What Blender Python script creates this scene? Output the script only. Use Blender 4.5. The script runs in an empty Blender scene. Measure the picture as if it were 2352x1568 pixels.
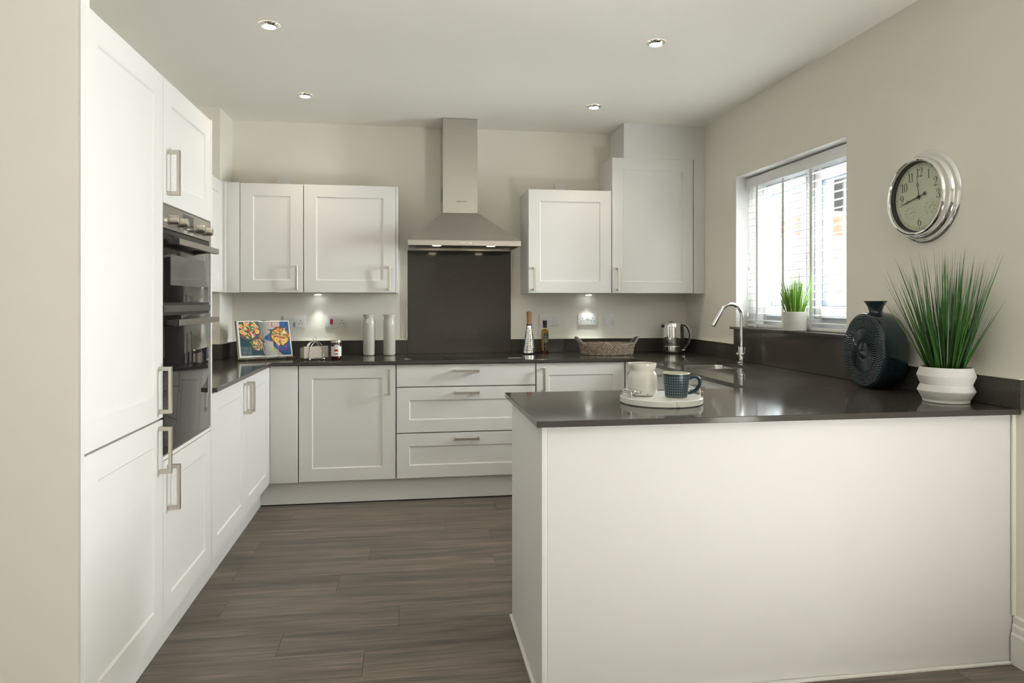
import bpy, bmesh, math, random
from mathutils import Vector, Matrix
R = random.Random(7)
C = bpy.context.scene.collection
SC = bpy.context.scene

# ---------------------------------------------------------------- camera
cam_d = bpy.data.cameras.new('camera'); cam = bpy.data.objects.new('camera', cam_d); C.objects.link(cam)
cam.location = (0.8307, -5.0479, 1.2732); cam.rotation_euler = (math.pi / 2, 0, -0.1477)
cam_d.sensor_width = 36; cam_d.lens = 1588.12 / 2352 * 36
cam_d.shift_x = (1176 - 1167.63) / 2352; cam_d.shift_y = -(784 - 693.57) / 2352
cam_d.clip_start = .05; cam_d.clip_end = 100
SC.camera = cam
# ---------------------------------------------------------------- sky, daylight, exposure
world = bpy.data.worlds.new('overcast_sky'); SC.world = world; world.use_nodes = True
bg = world.node_tree.nodes['Background']; bg.inputs[0].default_value = (0.93, 0.97, 1.0, 1); bg.inputs[1].default_value = 1.6
VS = SC.view_settings
VS.view_transform = 'Standard'; VS.look = 'None'; VS.gamma = 1; VS.use_curve_mapping = False; VS.exposure = 1.03
def window_daylight(name, loc, rot, sx, sy, power, col):
    d = bpy.data.lights.new(name, 'AREA'); d.shape = 'RECTANGLE'; d.size = sx; d.size_y = sy; d.energy = power; d.color = col
    o = bpy.data.objects.new(name, d); C.objects.link(o); o.location = loc; o.rotation_euler = rot
    return o
# daylight coming in by the glazed doors of the right wall and the kitchen window, plus an added ceiling fill
window_daylight('patio_skylight', (3.45, -5.0, 1.08), (math.radians(90), 0, math.radians(90)), .7, 2.1, 2, (1.0, 1.0, .99))
window_daylight('ceiling_fill_uplight', (3.30, -5.0, .12), (math.radians(172), 0, math.radians(90)), .7, 1.2, 112, (1.0, .99, .97))  # added unseen fill lamp by the glazed door, aimed up to brighten the ceiling
window_daylight('garden_daylight', (3.85, -1.2, 1.25), (math.radians(94), 0, math.radians(90)), .65, 2.2, 320, (.97, .99, 1.0))
pt = window_daylight('kitchen_window_portal', (3.36, -1.385, 1.6), (math.radians(90), 0, math.radians(90)), 1.14, .97, 1, (1, 1, 1)); pt.data.cycles.is_portal = True

# ---------------------------------------------------------------- materials
def mat(name, col, rough=.5, metal=0., spec=.5, noise=None, bump=None, coat=0., trans=0., emis=None, ior=1.45, attr=None, alpha=None, sheen=0):
    m = bpy.data.materials.new(name); m.use_nodes = True; nt = m.node_tree; b = nt.nodes['Principled BSDF']
    c = (*col, 1) if len(col) == 3 else col
    b.inputs['Base Color'].default_value = c; b.inputs['Roughness'].default_value = rough; b.inputs['Metallic'].default_value = metal
    b.inputs['Specular IOR Level'].default_value = spec; b.inputs['IOR'].default_value = ior
    b.inputs['Coat Weight'].default_value = coat; b.inputs['Coat Roughness'].default_value = .05; b.inputs['Transmission Weight'].default_value = trans
    if emis:
        b.inputs['Emission Color'].default_value = (*emis[0], 1); b.inputs['Emission Strength'].default_value = emis[1]
    tc = None
    if noise or bump:
        tc = nt.nodes.new('ShaderNodeTexCoord')
    if attr:
        a = nt.nodes.new('ShaderNodeAttribute'); a.attribute_name = attr; nt.links.new(a.outputs['Color'], b.inputs['Base Color'])
    elif noise:                               # (scale xyz, amount, detail)
        mp = nt.nodes.new('ShaderNodeMapping'); mp.inputs['Scale'].default_value = noise[0]
        n = nt.nodes.new('ShaderNodeTexNoise'); n.inputs['Scale'].default_value = 1; n.inputs['Detail'].default_value = noise[2] if len(noise) > 2 else 3
        cr = nt.nodes.new('ShaderNodeValToRGB'); k = noise[1]
        cr.color_ramp.elements[0].position = .3; cr.color_ramp.elements[1].position = .7
        cr.color_ramp.elements[0].color = tuple(v * (1 - k) for v in c[:3]) + (1,); cr.color_ramp.elements[1].color = tuple(min(1, v * (1 + k)) for v in c[:3]) + (1,)
        nt.links.new(tc.outputs['Object'], mp.inputs[0]); nt.links.new(mp.outputs[0], n.inputs['Vector'])
        nt.links.new(n.outputs[0], cr.inputs[0]); nt.links.new(cr.outputs[0], b.inputs['Base Color'])
    if bump:                                  # (scale xyz, strength, distance)
        mp = nt.nodes.new('ShaderNodeMapping'); mp.inputs['Scale'].default_value = bump[0]
        n = nt.nodes.new('ShaderNodeTexNoise'); n.inputs['Scale'].default_value = 1; n.inputs['Detail'].default_value = 4
        bp = nt.nodes.new('ShaderNodeBump'); bp.inputs['Strength'].default_value = bump[1]; bp.inputs['Distance'].default_value = bump[2]
        nt.links.new(tc.outputs['Object'], mp.inputs[0]); nt.links.new(mp.outputs[0], n.inputs['Vector'])
        nt.links.new(n.outputs[0], bp.inputs['Height']); nt.links.new(bp.outputs[0], b.inputs['Normal'])
    return m
M = {}
M['cab'] = mat('satin_offwhite_lacquer', (.765, .755, .735), .52, spec=.25, bump=((60, 60, 60), .02, .001))
M['carcass'] = mat('cabinet_carcass', (.62, .60, .57), .5)
M['wall'] = mat('putty_wall_paint', (.85, .815, .735), .8, spec=.2, bump=((90, 90, 90), .06, .002))
M['ceil'] = mat('ceiling_paint', (.92, .90, .83), .85, spec=.15, bump=((70, 70, 70), .04, .002))
M['reveal'] = mat('white_reveal_paint', (.86, .86, .84), .7, spec=.2, bump=((70, 70, 70), .04, .002))
M['trim'] = mat('white_trim_gloss', (.84, .825, .78), .35, bump=((40, 40, 40), .02, .001))
M['sealant'] = mat('cream_sealant', (.82, .80, .70), .45, bump=((200, 200, 200), .05, .001))
M['steel'] = mat('brushed_steel', (.52, .495, .455), .32, 1., noise=((3, 3, 300), .02, 2), bump=((4, 4, 500), .015, .0004))
M['nickel'] = mat('brushed_nickel', (.60, .56, .49), .3, 1., noise=((300, 300, 30), .06, 2))
M['chrome'] = mat('polished_chrome', (.86, .86, .86), .05, 1., noise=((5, 5, 5), .01))
M['sinksteel'] = mat('satin_sink_steel', (.62, .61, .58), .22, 1., noise=((200, 3, 3), .05))
M['blackglass'] = mat('black_oven_glass', (.012, .011, .010), .04, spec=.55, coat=.3, noise=((3, 3, 3), .1))
M['greyglass'] = mat('tinted_window_glass', (.05, .048, .043), .06, spec=.6, noise=((3, 3, 3), .1))
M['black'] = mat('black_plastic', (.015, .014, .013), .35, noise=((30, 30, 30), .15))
M['blacksatin'] = mat('black_satin_metal', (.03, .028, .025), .3, .5, noise=((30, 30, 30), .15))
M['white_plastic'] = mat('white_plastic', (.80, .79, .77), .3, noise=((20, 20, 20), .01))
M['upvc'] = mat('white_upvc', (.88, .89, .90), .3, noise=((10, 10, 10), .01))
M['slat'] = mat('white_blind_slat', (.90, .90, .885), .35, noise=((2, 2, 2), .01))
M['tape'] = mat('white_blind_tape', (.82, .81, .78), .8, bump=((400, 400, 900), .2, .0005))
M['red'] = mat('red_rocker', (.55, .03, .03), .3, noise=((20, 20, 20), .05))
M['dark'] = mat('dark_slot', (.01, .01, .01), .6, noise=((20, 20, 20), .1))
M['ceramic'] = mat('grey_glazed_ceramic', (.60, .58, .53), .12, spec=.6, coat=.4, noise=((8, 8, 8), .02))
M['cream'] = mat('cream_glazed_ceramic', (.68, .66, .60), .08, spec=.6, coat=.5, noise=((30, 30, 10), .03))
M['teal'] = mat('dark_teal_glaze', (.010, .028, .034), .14, spec=.55, coat=.4, noise=((9, 9, 9), .35))
M['potwhite'] = mat('speckled_white_pottery', (.74, .73, .70), .65, noise=((420, 420, 420), .06, 1), bump=((260, 260, 260), .25, .002))
M['marble'] = None
M['wood'] = mat('beech_handle', (.42, .22, .11), .45, noise=((60, 60, 8), .15, 3))
M['napkin'] = mat('oatmeal_linen', (.47, .43, .37), .95, noise=((20, 20, 300), .10, 2), bump=((300, 300, 500), .3, .001))
M['jam'] = mat('dark_red_jam', (.035, .004, .004), .08, spec=.6, coat=.4, noise=((25, 25, 25), .4))
M['oil'] = mat('golden_oil', (.26, .15, .012), .06, spec=.6, coat=.4, noise=((25, 25, 25), .15))
M['paint'] = mat('printed_paint', (1, 1, 1), .55, attr='Col')
M['paintgloss'] = mat('printed_glaze', (1, 1, 1), .15, attr='Col', coat=.3)
M['paintsatin'] = mat('printed_satin', (1, 1, 1), .35, attr='Col')
M['grass'] = mat('grass_blade', (1, 1, 1), .45, attr='Col')
M['paper'] = mat('page_edge_paper', (.72, .70, .66), .8, noise=((3, 3, 600), .1, 2))
M['wicker'] = mat('grey_brown_wicker', (.34, .275, .21), .75, noise=((60, 60, 60), .5, 4), bump=((150, 150, 40), .5, .002))
M['rope'] = mat('grey_rope', (.27, .25, .23), .9, noise=((250, 250, 250), .4, 2), bump=((250, 250, 250), .6, .002))
M['clockface'] = mat('cream_clock_face', (.80, .79, .60), .5, noise=((4, 4, 4), .02))
M['ink'] = mat('dark_ink', (.03, .026, .02), .5, noise=((20, 20, 20), .1))
M['inkgrey'] = mat('grey_ink', (.10, .09, .075), .5, noise=((20, 20, 20), .1))
M['brick'] = mat('house_brick', (.52, .34, .25), .9, noise=((6, 6, 14), .3, 3))
M['render'] = mat('house_render', (.85, .82, .76), .9, noise=((2, 2, 2), .04))
M['rooftile'] = mat('house_roof_tile', (.16, .16, .17), .8, noise=((3, 3, 9), .2))
M['lawn'] = mat('outdoor_paving', (.55, .53, .48), .9, noise=((2, 2, 2), .1))
M['gasket'] = mat('dark_gasket', (.12, .14, .17), .5, noise=((20, 20, 20), .1))
M['lampglow'] = mat('warm_lamp_lens', (1, .9, .75), .4, emis=((1., .80, .55), 14.), noise=((9, 9, 9), .01))
M['coolglow'] = mat('cool_lamp_lens', (1, 1, 1), .4, emis=((.95, 1., .95), 4.), noise=((9, 9, 9), .01))
M['display'] = mat('oven_display', (.03, .03, .028), .1, noise=((9, 9, 9), .1))

def glass_mat():
    m = bpy.data.materials.new('clear_pane'); m.use_nodes = True; nt = m.node_tree; nt.nodes.clear()
    o = nt.nodes.new('ShaderNodeOutputMaterial'); t = nt.nodes.new('ShaderNodeBsdfTransparent'); g = nt.nodes.new('ShaderNodeBsdfGlossy'); x = nt.nodes.new('ShaderNodeMixShader')
    x.inputs[0].default_value = .05
    g.inputs['Roughness'].default_value = .02; t.inputs[0].default_value = (.96, .98, .98, 1)
    nt.links.new(t.outputs[0], x.inputs[1]); nt.links.new(g.outputs[0], x.inputs[2]); nt.links.new(x.outputs[0], o.inputs[0])
    return m
M['glass'] = glass_mat()
def quartz():
    m = mat('dark_quartz', (.068, .061, .053), .09, spec=.28); nt = m.node_tree; b = nt.nodes['Principled BSDF']
    tc = nt.nodes.new('ShaderNodeTexCoord'); n = nt.nodes.new('ShaderNodeTexNoise'); n.inputs['Scale'].default_value = 260; n.inputs['Detail'].default_value = 2
    cr = nt.nodes.new('ShaderNodeValToRGB'); cr.color_ramp.elements[0].position = .35; cr.color_ramp.elements[0].color = (.060, .0535, .047, 1)
    cr.color_ramp.elements[1].position = .68; cr.color_ramp.elements[1].color = (.076, .068, .060, 1)
    v = nt.nodes.new('ShaderNodeTexVoronoi'); v.inputs['Scale'].default_value = 42
    c2 = nt.nodes.new('ShaderNodeValToRGB'); c2.color_ramp.elements[0].position = 0.03; c2.color_ramp.elements[0].color = (.5, .48, .45, 1); c2.color_ramp.elements[1].position = .05; c2.color_ramp.elements[1].color = (0, 0, 0, 1)
    ad = nt.nodes.new('ShaderNodeMixRGB'); ad.blend_type = 'ADD'; ad.inputs[0].default_value = .2
    nt.links.new(tc.outputs['Object'], n.inputs['Vector']); nt.links.new(tc.outputs['Object'], v.inputs['Vector'])
    nt.links.new(n.outputs[0], cr.inputs[0]); nt.links.new(v.outputs['Distance'], c2.inputs[0])
    nt.links.new(cr.outputs[0], ad.inputs[1]); nt.links.new(c2.outputs[0], ad.inputs[2]); nt.links.new(ad.outputs[0], b.inputs['Base Color'])
    return m
M['quartz'] = quartz()
def marble():
    m = mat('white_marble', (.84, .83, .79), .2, spec=.5); nt = m.node_tree; b = nt.nodes['Principled BSDF']
    tc = nt.nodes.new('ShaderNodeTexCoord'); n = nt.nodes.new('ShaderNodeTexNoise'); n.inputs['Scale'].default_value = 9; n.inputs['Detail'].default_value = 6; n.inputs['Distortion'].default_value = 1.6
    cr = nt.nodes.new('ShaderNodeValToRGB'); e = cr.color_ramp.elements; e[0].position = .28; e[0].color = (.40, .38, .34, 1); e[1].position = .36; e[1].color = (.84, .83, .79, 1)
    nt.links.new(tc.outputs['Object'], n.inputs['Vector']); nt.links.new(n.outputs[0], cr.inputs[0]); nt.links.new(cr.outputs[0], b.inputs['Base Color'])
    return m
M['marble'] = marble()
def plank_mat():
    m = mat('grey_oak_plank', (.17, .14, .11), .42, spec=.4); nt = m.node_tree; b = nt.nodes['Principled BSDF']; L = nt.links
    tc = nt.nodes.new('ShaderNodeTexCoord'); oi = nt.nodes.new('ShaderNodeObjectInfo')
    mul = nt.nodes.new('ShaderNodeMath'); mul.operation = 'MULTIPLY'; mul.inputs[1].default_value = 57.; L.new(oi.outputs['Random'], mul.inputs[0])
    cmb = nt.nodes.new('ShaderNodeCombineXYZ')
    for i in range(3): L.new(mul.outputs[0], cmb.inputs[i])
    add = nt.nodes.new('ShaderNodeVectorMath'); add.operation = 'ADD'; L.new(tc.outputs['Object'], add.inputs[0]); L.new(cmb.outputs[0], add.inputs[1])
    def nz(sc, det, dist):
        mp = nt.nodes.new('ShaderNodeMapping'); mp.inputs['Scale'].default_value = sc; L.new(add.outputs[0], mp.inputs[0])
        n = nt.nodes.new('ShaderNodeTexNoise'); n.inputs['Scale'].default_value = 1; n.inputs['Detail'].default_value = det; n.inputs['Distortion'].default_value = dist
        L.new(mp.outputs[0], n.inputs['Vector']); return n
    a = nz((1.1, 16, 1), 5, 1.2); f = nz((5, 190, 1), 4, .3); big = nz((.9, 5, 1), 2, .5)
    def ramp(n, p0, c0, p1, c1):
        r = nt.nodes.new('ShaderNodeValToRGB'); r.color_ramp.elements[0].position = p0; r.color_ramp.elements[0].color = (*c0, 1); r.color_ramp.elements[1].position = p1; r.color_ramp.elements[1].color = (*c1, 1)
        L.new(n.outputs[0], r.inputs[0]); return r
    ra = ramp(a, .3, (.112, .095, .078), .66, (.220, .186, .152)); rf = ramp(f, .32, (.62, .61, .60), .68, (1.2, 1.2, 1.2)); rb = ramp(big, .3, (.80, .81, .82), .7, (1.12, 1.10, 1.08))
    m1 = nt.nodes.new('ShaderNodeMixRGB'); m1.blend_type = 'MULTIPLY'; m1.inputs[0].default_value = 1; L.new(ra.outputs[0], m1.inputs[1]); L.new(rf.outputs[0], m1.inputs[2])
    m2 = nt.nodes.new('ShaderNodeMixRGB'); m2.blend_type = 'MULTIPLY'; m2.inputs[0].default_value = 1; L.new(m1.outputs[0], m2.inputs[1]); L.new(rb.outputs[0], m2.inputs[2])
    L.new(m2.outputs[0], b.inputs['Base Color'])
    bp = nt.nodes.new('ShaderNodeBump'); bp.inputs['Strength'].default_value = .12; bp.inputs['Distance'].default_value = .001; L.new(f.outputs[0], bp.inputs['Height']); L.new(bp.outputs[0], b.inputs['Normal'])
    return m
M['plank'] = plank_mat()

# ---------------------------------------------------------------- mesh helpers
def frame_ring(x0, x1, y0, y1, z0, z1, t, xf=None):      # a mitred rectangular frame in the y-z plane
    mb = MB(); o = [(y0, z0), (y1, z0), (y1, z1), (y0, z1)]; i = [(y0 + t, z0 + t), (y1 - t, z0 + t), (y1 - t, z1 - t), (y0 + t, z1 - t)]
    mb.loops([[(x, y, z) for y, z in L] for x, L in ((x0, o), (x1, o), (x1, i), (x0, i), (x0, o))], False, False); return mb
class MB:
    def __init__(s): s.bm = bmesh.new()
    def v(s, p): return s.bm.verts.new(p)
    def f(s, vs):
        try: return s.bm.faces.new(vs)
        except ValueError: return None
    def box(s, x0, x1, y0, y1, z0, z1, xf=None):
        P = [(x, y, z) for x in (x0, x1) for y in (y0, y1) for z in (z0, z1)]
        if xf: P = [xf(*q) for q in P]
        V = [s.v(q) for q in P]
        for q in ((0, 1, 3, 2), (4, 6, 7, 5), (0, 4, 5, 1), (2, 3, 7, 6), (0, 2, 6, 4), (1, 5, 7, 3)): s.f([V[i] for i in q])
        return s
    def loops(s, rings, cap0=True, cap1=True, closed=True):
        VR = [[s.v(p) for p in r] for r in rings]; n = len(VR[0])
        for a, b in zip(VR, VR[1:]):
            for i in range(n if closed else n - 1): s.f([a[i], a[(i + 1) % n], b[(i + 1) % n], b[i]])
        if cap0: s.f(VR[0][::-1])
        if cap1: s.f(VR[-1])
        return s
    def lathe(s, prof, c=(0, 0, 0), n=48, cap0=True, cap1=True, xf=None):
        rings = []
        for r, z in prof:
            ring = []
            for i in range(n):
                a = 2 * math.pi * i / n; p = (r * math.cos(a), r * math.sin(a), z)
                ring.append(xf(*p) if xf else (c[0] + p[0], c[1] + p[1], c[2] + p[2]))
            rings.append(ring)
        return s.loops(rings, cap0, cap1)
    def tube(s, pts, r, n=10, cap=True, closed=False):
        pts = [Vector(p) for p in pts]; m = len(pts); rr = r if isinstance(r, (list, tuple)) else [r] * m
        T = []
        for i in range(m):
            a = pts[(i - 1) % m] if (closed or i > 0) else pts[i]; b = pts[(i + 1) % m] if (closed or i < m - 1) else pts[i]
            T.append((b - a).normalized())
        up = Vector((0, 0, 1)) if abs(T[0].z) < .9 else Vector((1, 0, 0))
        N = (up - T[0] * up.dot(T[0])).normalized(); rings = []
        for i in range(m):
            N = (N - T[i] * N.dot(T[i])).normalized(); Bn = T[i].cross(N)
            rings.append([pts[i] + (N * math.cos(2 * math.pi * k / n) + Bn * math.sin(2 * math.pi * k / n)) * rr[i] for k in range(n)])
        if closed: rings.append(rings[0])
        return s.loops(rings, cap and not closed, cap and not closed)
    def prism(s, poly, fn, a, b):             # poly of (p,q); fn(p,q,t)->xyz
        return s.loops([[fn(p, q, a) for p, q in poly], [fn(p, q, b) for p, q in poly]])
    def ball(s, c, r, n=12, m=8):
        prof = [(r * math.sin(math.pi * k / m), -r * math.cos(math.pi * k / m)) for k in range(1, m)]
        return s.lathe(prof, c, n)
    def ellipsoid(s, c, ax, n=8, m=5):        # ax: three Vectors
        rings = []
        for k in range(1, m):
            t = math.pi * k / m
            rings.append([Vector(c) + ax[0] * (-math.cos(t)) + (ax[1] * math.cos(2 * math.pi * i / n) + ax[2] * math.sin(2 * math.pi * i / n)) * math.sin(t) for i in range(n)])
        return s.loops(rings)
def wloc(o):
    v = Vector((0, 0, 0))
    while o: v += o.location; o = o.parent
    return v
def obj(name, mb, m, parent=None, bevel=0, seg=2, smooth=None, world=True, recalc=True, paint=None, kind=None, label=None):
    bm = mb.bm
    bmesh.ops.remove_doubles(bm, verts=bm.verts, dist=1e-6)
    if recalc: bmesh.ops.recalc_face_normals(bm, faces=bm.faces)
    if bevel:
        es = [e for e in bm.edges if len(e.link_faces) == 2 and e.calc_face_angle(0) > .6]
        if es: bmesh.ops.bevel(bm, geom=es, offset=bevel, segments=seg, affect='EDGES', profile=.6, clamp_overlap=True)
    off = wloc(parent) if (parent and world) else Vector((0, 0, 0))
    if parent is None and world:              # a top-level mesh keeps its origin at the middle of its foot
        xs = [v.co.x for v in bm.verts]; ys = [v.co.y for v in bm.verts]; zs = [v.co.z for v in bm.verts]
        off = Vector(((min(xs) + max(xs)) / 2, (min(ys) + max(ys)) / 2, min(zs)))
    if off.length: bmesh.ops.translate(bm, verts=bm.verts, vec=-off)
    me = bpy.data.meshes.new(name); bm.to_mesh(me); bm.free()
    o = bpy.data.objects.new(name, me); C.objects.link(o)
    if parent: o.parent = parent
    elif world: o.location = off
    if isinstance(m, str): m = M[m]
    me.materials.append(m)
    if smooth is None: smooth = .6 if not bevel else .6
    if smooth:
        me.polygons.foreach_set('use_smooth', [True] * len(me.polygons)); me.set_sharp_from_angle(angle=smooth)
    if paint:
        ca = me.color_attributes.new('Col', 'FLOAT_COLOR', 'POINT'); buf = []
        for v in me.vertices: buf += [*paint(v.co + off), 1.]
        ca.data.foreach_set('color', buf)
    if kind: o['kind'] = kind
    if label: o['label'] = label
    return o
def thing(name, label, cat, loc=(0, 0, 0), group=None):
    o = bpy.data.objects.new(name, None); C.objects.link(o); o.location = loc; o.empty_display_size = .05
    o['label'] = label; o['category'] = cat
    if group: o['group'] = group
    return o
def tag(o, label, cat, group=None):
    o['label'] = label; o['category'] = cat
    if group: o['group'] = group
    return o
def struct(name, mb, m, **k):
    o = obj(name, mb, m, **k); o['kind'] = 'structure'; return o
def catmull(P, n=8):
    out = []
    for i in range(len(P) - 1):
        p0 = P[max(0, i - 1)]; p1 = P[i]; p2 = P[i + 1]; p3 = P[min(len(P) - 1, i + 2)]
        for k in range(n):
            t = k / n
            out.append(tuple(.5 * (2 * b + (c - a) * t + (2 * a - 5 * b + 4 * c - d) * t * t + (3 * b - a - 3 * c + d) * t ** 3) for a, b, c, d in zip(p0, p1, p2, p3)))
    out.append(tuple(P[-1])); return out
def text_mesh(s, size, fn, mb, th=.0006, align='CENTER'):
    cu = bpy.data.curves.new('t', 'FONT'); cu.body = s; cu.size = size; cu.align_x = align; cu.align_y = 'CENTER'; cu.resolution_u = 2
    o = bpy.data.objects.new('t', cu); C.objects.link(o); dg = bpy.context.evaluated_depsgraph_get(); dg.update()
    me = bpy.data.meshes.new_from_object(o.evaluated_get(dg)); bpy.data.objects.remove(o); bpy.data.curves.remove(cu)
    V = [mb.v(fn(v.co.x, v.co.y, th)) for v in me.vertices]
    for p in me.polygons: mb.f([V[i] for i in p.vertices])
    bpy.data.meshes.remove(me)
def XF(side, d):          # (u along the run, v up, w out of the front plane at d)
    if side == 'back': return lambda u, v, w: (u, d - w, v)
    if side == 'left': return lambda u, v, w: (d + w, u, v)
    if side == 'right': return lambda u, v, w: (d - w, u, v)

# ---------------------------------------------------------------- room shell
W = 2.958; CH = 2.539; LW = -.66
struct('ceiling', MB().box(-2.6, W + .3, -7.4, .2, CH, CH + .12), 'ceil')
struct('wall_back', MB().box(LW - .1, W + .3, 0, .2, 0, CH), 'wall')
struct('wall_left', MB().box(LW - .12, LW, -3.016, 0, 0, CH), 'wall')
struct('wall_left_return', MB().box(-2.6, -.021, -3.116, -3.016, 0, CH).box(-.021, -.005, -3.116, -3.098, 0, CH), 'wall')
struct('wall_left_rear', MB().box(-2.7, -2.6, -7.4, -3.016, 0, CH), 'wall')
struct('wall_corner_pier', MB().box(LW, -.362, -.33, 0, 0, CH), 'wall')
wy0, wy1, wz0, wz1 = -1.957, -.813, 1.114, 2.085
mb = MB(); mb.box(W, W + .3, -7.4, -5.35, 0, CH); mb.box(W, W + .3, -5.35, -4.65, 2.15, CH); mb.box(W, W + .3, -4.65, wy0, 0, CH); mb.box(W, W + .3, wy1, 0, 0, CH); mb.box(W, W + .3, wy0, wy1, 0, wz0 - .015); mb.box(W, W + .3, wy0, wy1, wz1, CH)
wr = struct('wall_right', mb, 'wall')
mb = MB(); mb.box(W + .001, W + .2, wy1 - .004, wy1 + .001, wz0, wz1); mb.box(W + .001, W + .2, wy0 - .001, wy0 + .004, wz0, wz1); mb.box(W + .001, W + .2, wy0, wy1, wz1 - .004, wz1 + .001)
obj('reveal_lining', mb, 'reveal', wr)
struct('wall_rear', MB().box(-2.6, W, -7.4, -7.2, 0, CH), 'wall')
pd = struct('door_1', MB().box(W + .1, W + .17, -4.71, -4.65, 0, 2.15).box(W + .1, W + .17, -5.35, -5.29, 0, 2.15).box(W + .1, W + .17, -5.29, -4.71, 2.09, 2.15), 'upvc')
for a, b in ((-5.29, -4.71),): obj('pane', MB().box(W + .13, W + .134, a, b, .01, 2.09), 'glass', pd)
# boxing above the boiler cabinet
struct('trim_boxing', MB().box(2.357, W, -.335, 0, 2.29, CH), 'cab')
mb = MB(); s_ = .006
mb.box(2.351, W, -.341, -.335, CH - s_, CH); mb.box(2.351, 2.357, -.335, 0, CH - s_, CH); mb.box(W - s_, W, -.341, -.335, 2.296, CH); mb.box(2.351, 2.357, -.008, 0, 2.296, CH)
struct('trim_sealant_bead', mb, 'sealant')

# floor: slab and loose-laid planks
fl = struct('floor', MB().box(-2.6, W + .3, -7.4, .2, -.12, -.006), 'plank')
PW, PL = .18, 1.22; full = None
ends = {0: .17, 1: .897, 2: 1.06, 4: .65, 8: .804, 9: .368, 10: .683}
for r in range(-4, 25):
    y1 = -.667 - PW * r; y0 = y1 - PW
    if y1 > .0 or y0 < -5.4: continue
    e = ends.get(r, R.uniform(0, PL)); x = e
    while x > LW: x -= PL
    while x < W:
        a = max(x, LW); b = min(x + PL, W)
        if y1 > -3.12 or True:
            if b - a > .03:
                g = .0005; isfull = abs((b - a) - PL) < 1e-6
                if isfull and full:
                    o = bpy.data.objects.new('plank', full); C.objects.link(o)
                else:
                    hw = (b - a) / 2 - g
                    o = obj('plank', MB().box(-hw, hw, -PW / 2 + g, PW / 2 - g, -.006, 0), 'plank', world=False, bevel=.0006, seg=1)
                    if isfull: full = o.data
                o.parent = fl; o.location = Vector(((a + b) / 2, (y0 + y1) / 2, 0)) - fl.location
        x += PL

# skirting board on the right wall, sealant and bead at the peninsula
mb = MB(); mb.prism([(W, 0), (W - .018, 0), (W - .018, .105), (W - .013, .112), (W - .013, .135), (W - .008, .142), (W - .008, .165), (W, .17)], lambda p, q, t: (p, t, q), -4.65, -2.898)
struct('baseboard_right', mb, 'trim')
mb = MB(); mb.box(W - .014, W, -2.902, -2.896, .17, .88); struct('trim_peninsula_bead', mb, 'sealant')

# ---------------------------------------------------------------- window, blind, sill
wn = struct('window_1', frame_ring(W + .19, W + .26, wy0, wy1, wz0, wz1, .065).box(W + .192, W + .258, -1.42, -1.35, wz0 + .066, wz1 - .066), 'upvc')
for a, b in ((-1.349, wy1 - .066), (wy0 + .066, -1.421)):
    x0, x1, z0, z1 = W + .17, W + .24, wz0 + .066, wz1 - .066; t = .06
    sa = obj('sash', frame_ring(x0, x1, a, b, z0, z1, t), 'upvc', wn)
    obj('gasket', frame_ring(x0 + .004, x0 + .03, a + t + .0005, b - t - .0005, z0 + t + .0005, z1 - t - .0005, .014), 'gasket', sa)
    obj('edge_seal', frame_ring(x0 - .0015, x0 - .0002, a + .001, b - .001, z0 + .001, z1 - .001, .005), 'gasket', sa)
    obj('pane', MB().box(x0 + .03, x0 + .034, a + t, b - t, z0 + t, z1 - t), 'glass', sa)
    obj('window_handle', MB().box(x0 - .03, x0 - .001, a + .02, a + .05, 1.52, 1.55).box(x0 - .035, x0 - .022, a + .02, a + .05, 1.42, 1.55), 'upvc', sa, bevel=.004)
tag(obj('window_sill', MB().box(2.92, W + .19, -1.99, -.80, 1.099, 1.114), 'quartz', bevel=.0015), 'dark quartz window sill under the slatted blind', 'sill')
bl = thing('venetian_blind', 'white wooden slatted blind with cloth tapes hung in the kitchen window', 'blind', (3.055, -1.385, 1.12))
bx, by0, by1 = 3.058, wy0 + .012, wy1 - .012
obj('valance', MB().box(3.022, 3.032, by0 - .006, by1 + .006, 2.008, 2.07), 'slat', bl, bevel=.002)
obj('headrail', MB().box(3.034, 3.085, by0, by1, 2.03, 2.07), 'slat', bl)
ns = 20; zt, zb = 1.985, 1.158
for i in range(ns):
    z = zt + (zb - zt) * i / (ns - 1); tl = .0035 if i < ns - 2 else .001
    pr = [(-.025, -tl), (-.012, -tl * .4 + .0012), (0, .002), (.012, tl * .4 + .0012), (.025, tl), (.025, tl - .0028), (0, -.001), (-.025, -tl - .0028)]
    obj('slat', MB().prism(pr, lambda p, q, t: (bx + p, t, z + q), by0, by1), 'slat', bl)
obj('bottom_rail', MB().box(bx - .026, bx + .026, by0, by1, 1.1165, 1.134), 'slat', bl, bevel=.004)
for ty in (-.951, -1.255, -1.54):
    mb = MB()
    P = [(3.030, 2.005), (3.0305, 1.25), (3.028, 1.19), (3.0285, 1.155), (3.022, 1.138), (3.027, 1.1165)]
    for sx in (0, .0555):
        rings = [[(x + sx, ty - .0125, z), (x + sx, ty + .0125, z), (x + sx + .001, ty + .0125, z), (x + sx + .001, ty - .0125, z)] for x, z in (P if sx == 0 else [(3.030, 2.005), (3.030, 1.12)])]
        mb.loops(rings)
    obj('ladder_tape', mb, 'tape', bl)
for (cy, cx, ze) in ((-.885, 3.018, 1.50), (-.868, 3.012, 1.205)):
    cd = obj('pull_cord', MB().tube([(cx, cy, 2.0), (cx, cy, ze)], .0012, 6).tube([(cx + .004, cy - .02, 2.0), (cx, cy, ze)], .0012, 6), 'tape', bl)
    obj('cord_acorn', MB().lathe([(.002, .03), (.006, .022), (.0085, .010), (.007, .002), (.004, 0)], (cx, cy, ze - .028), 14), 'white_plastic', cd)

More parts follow.
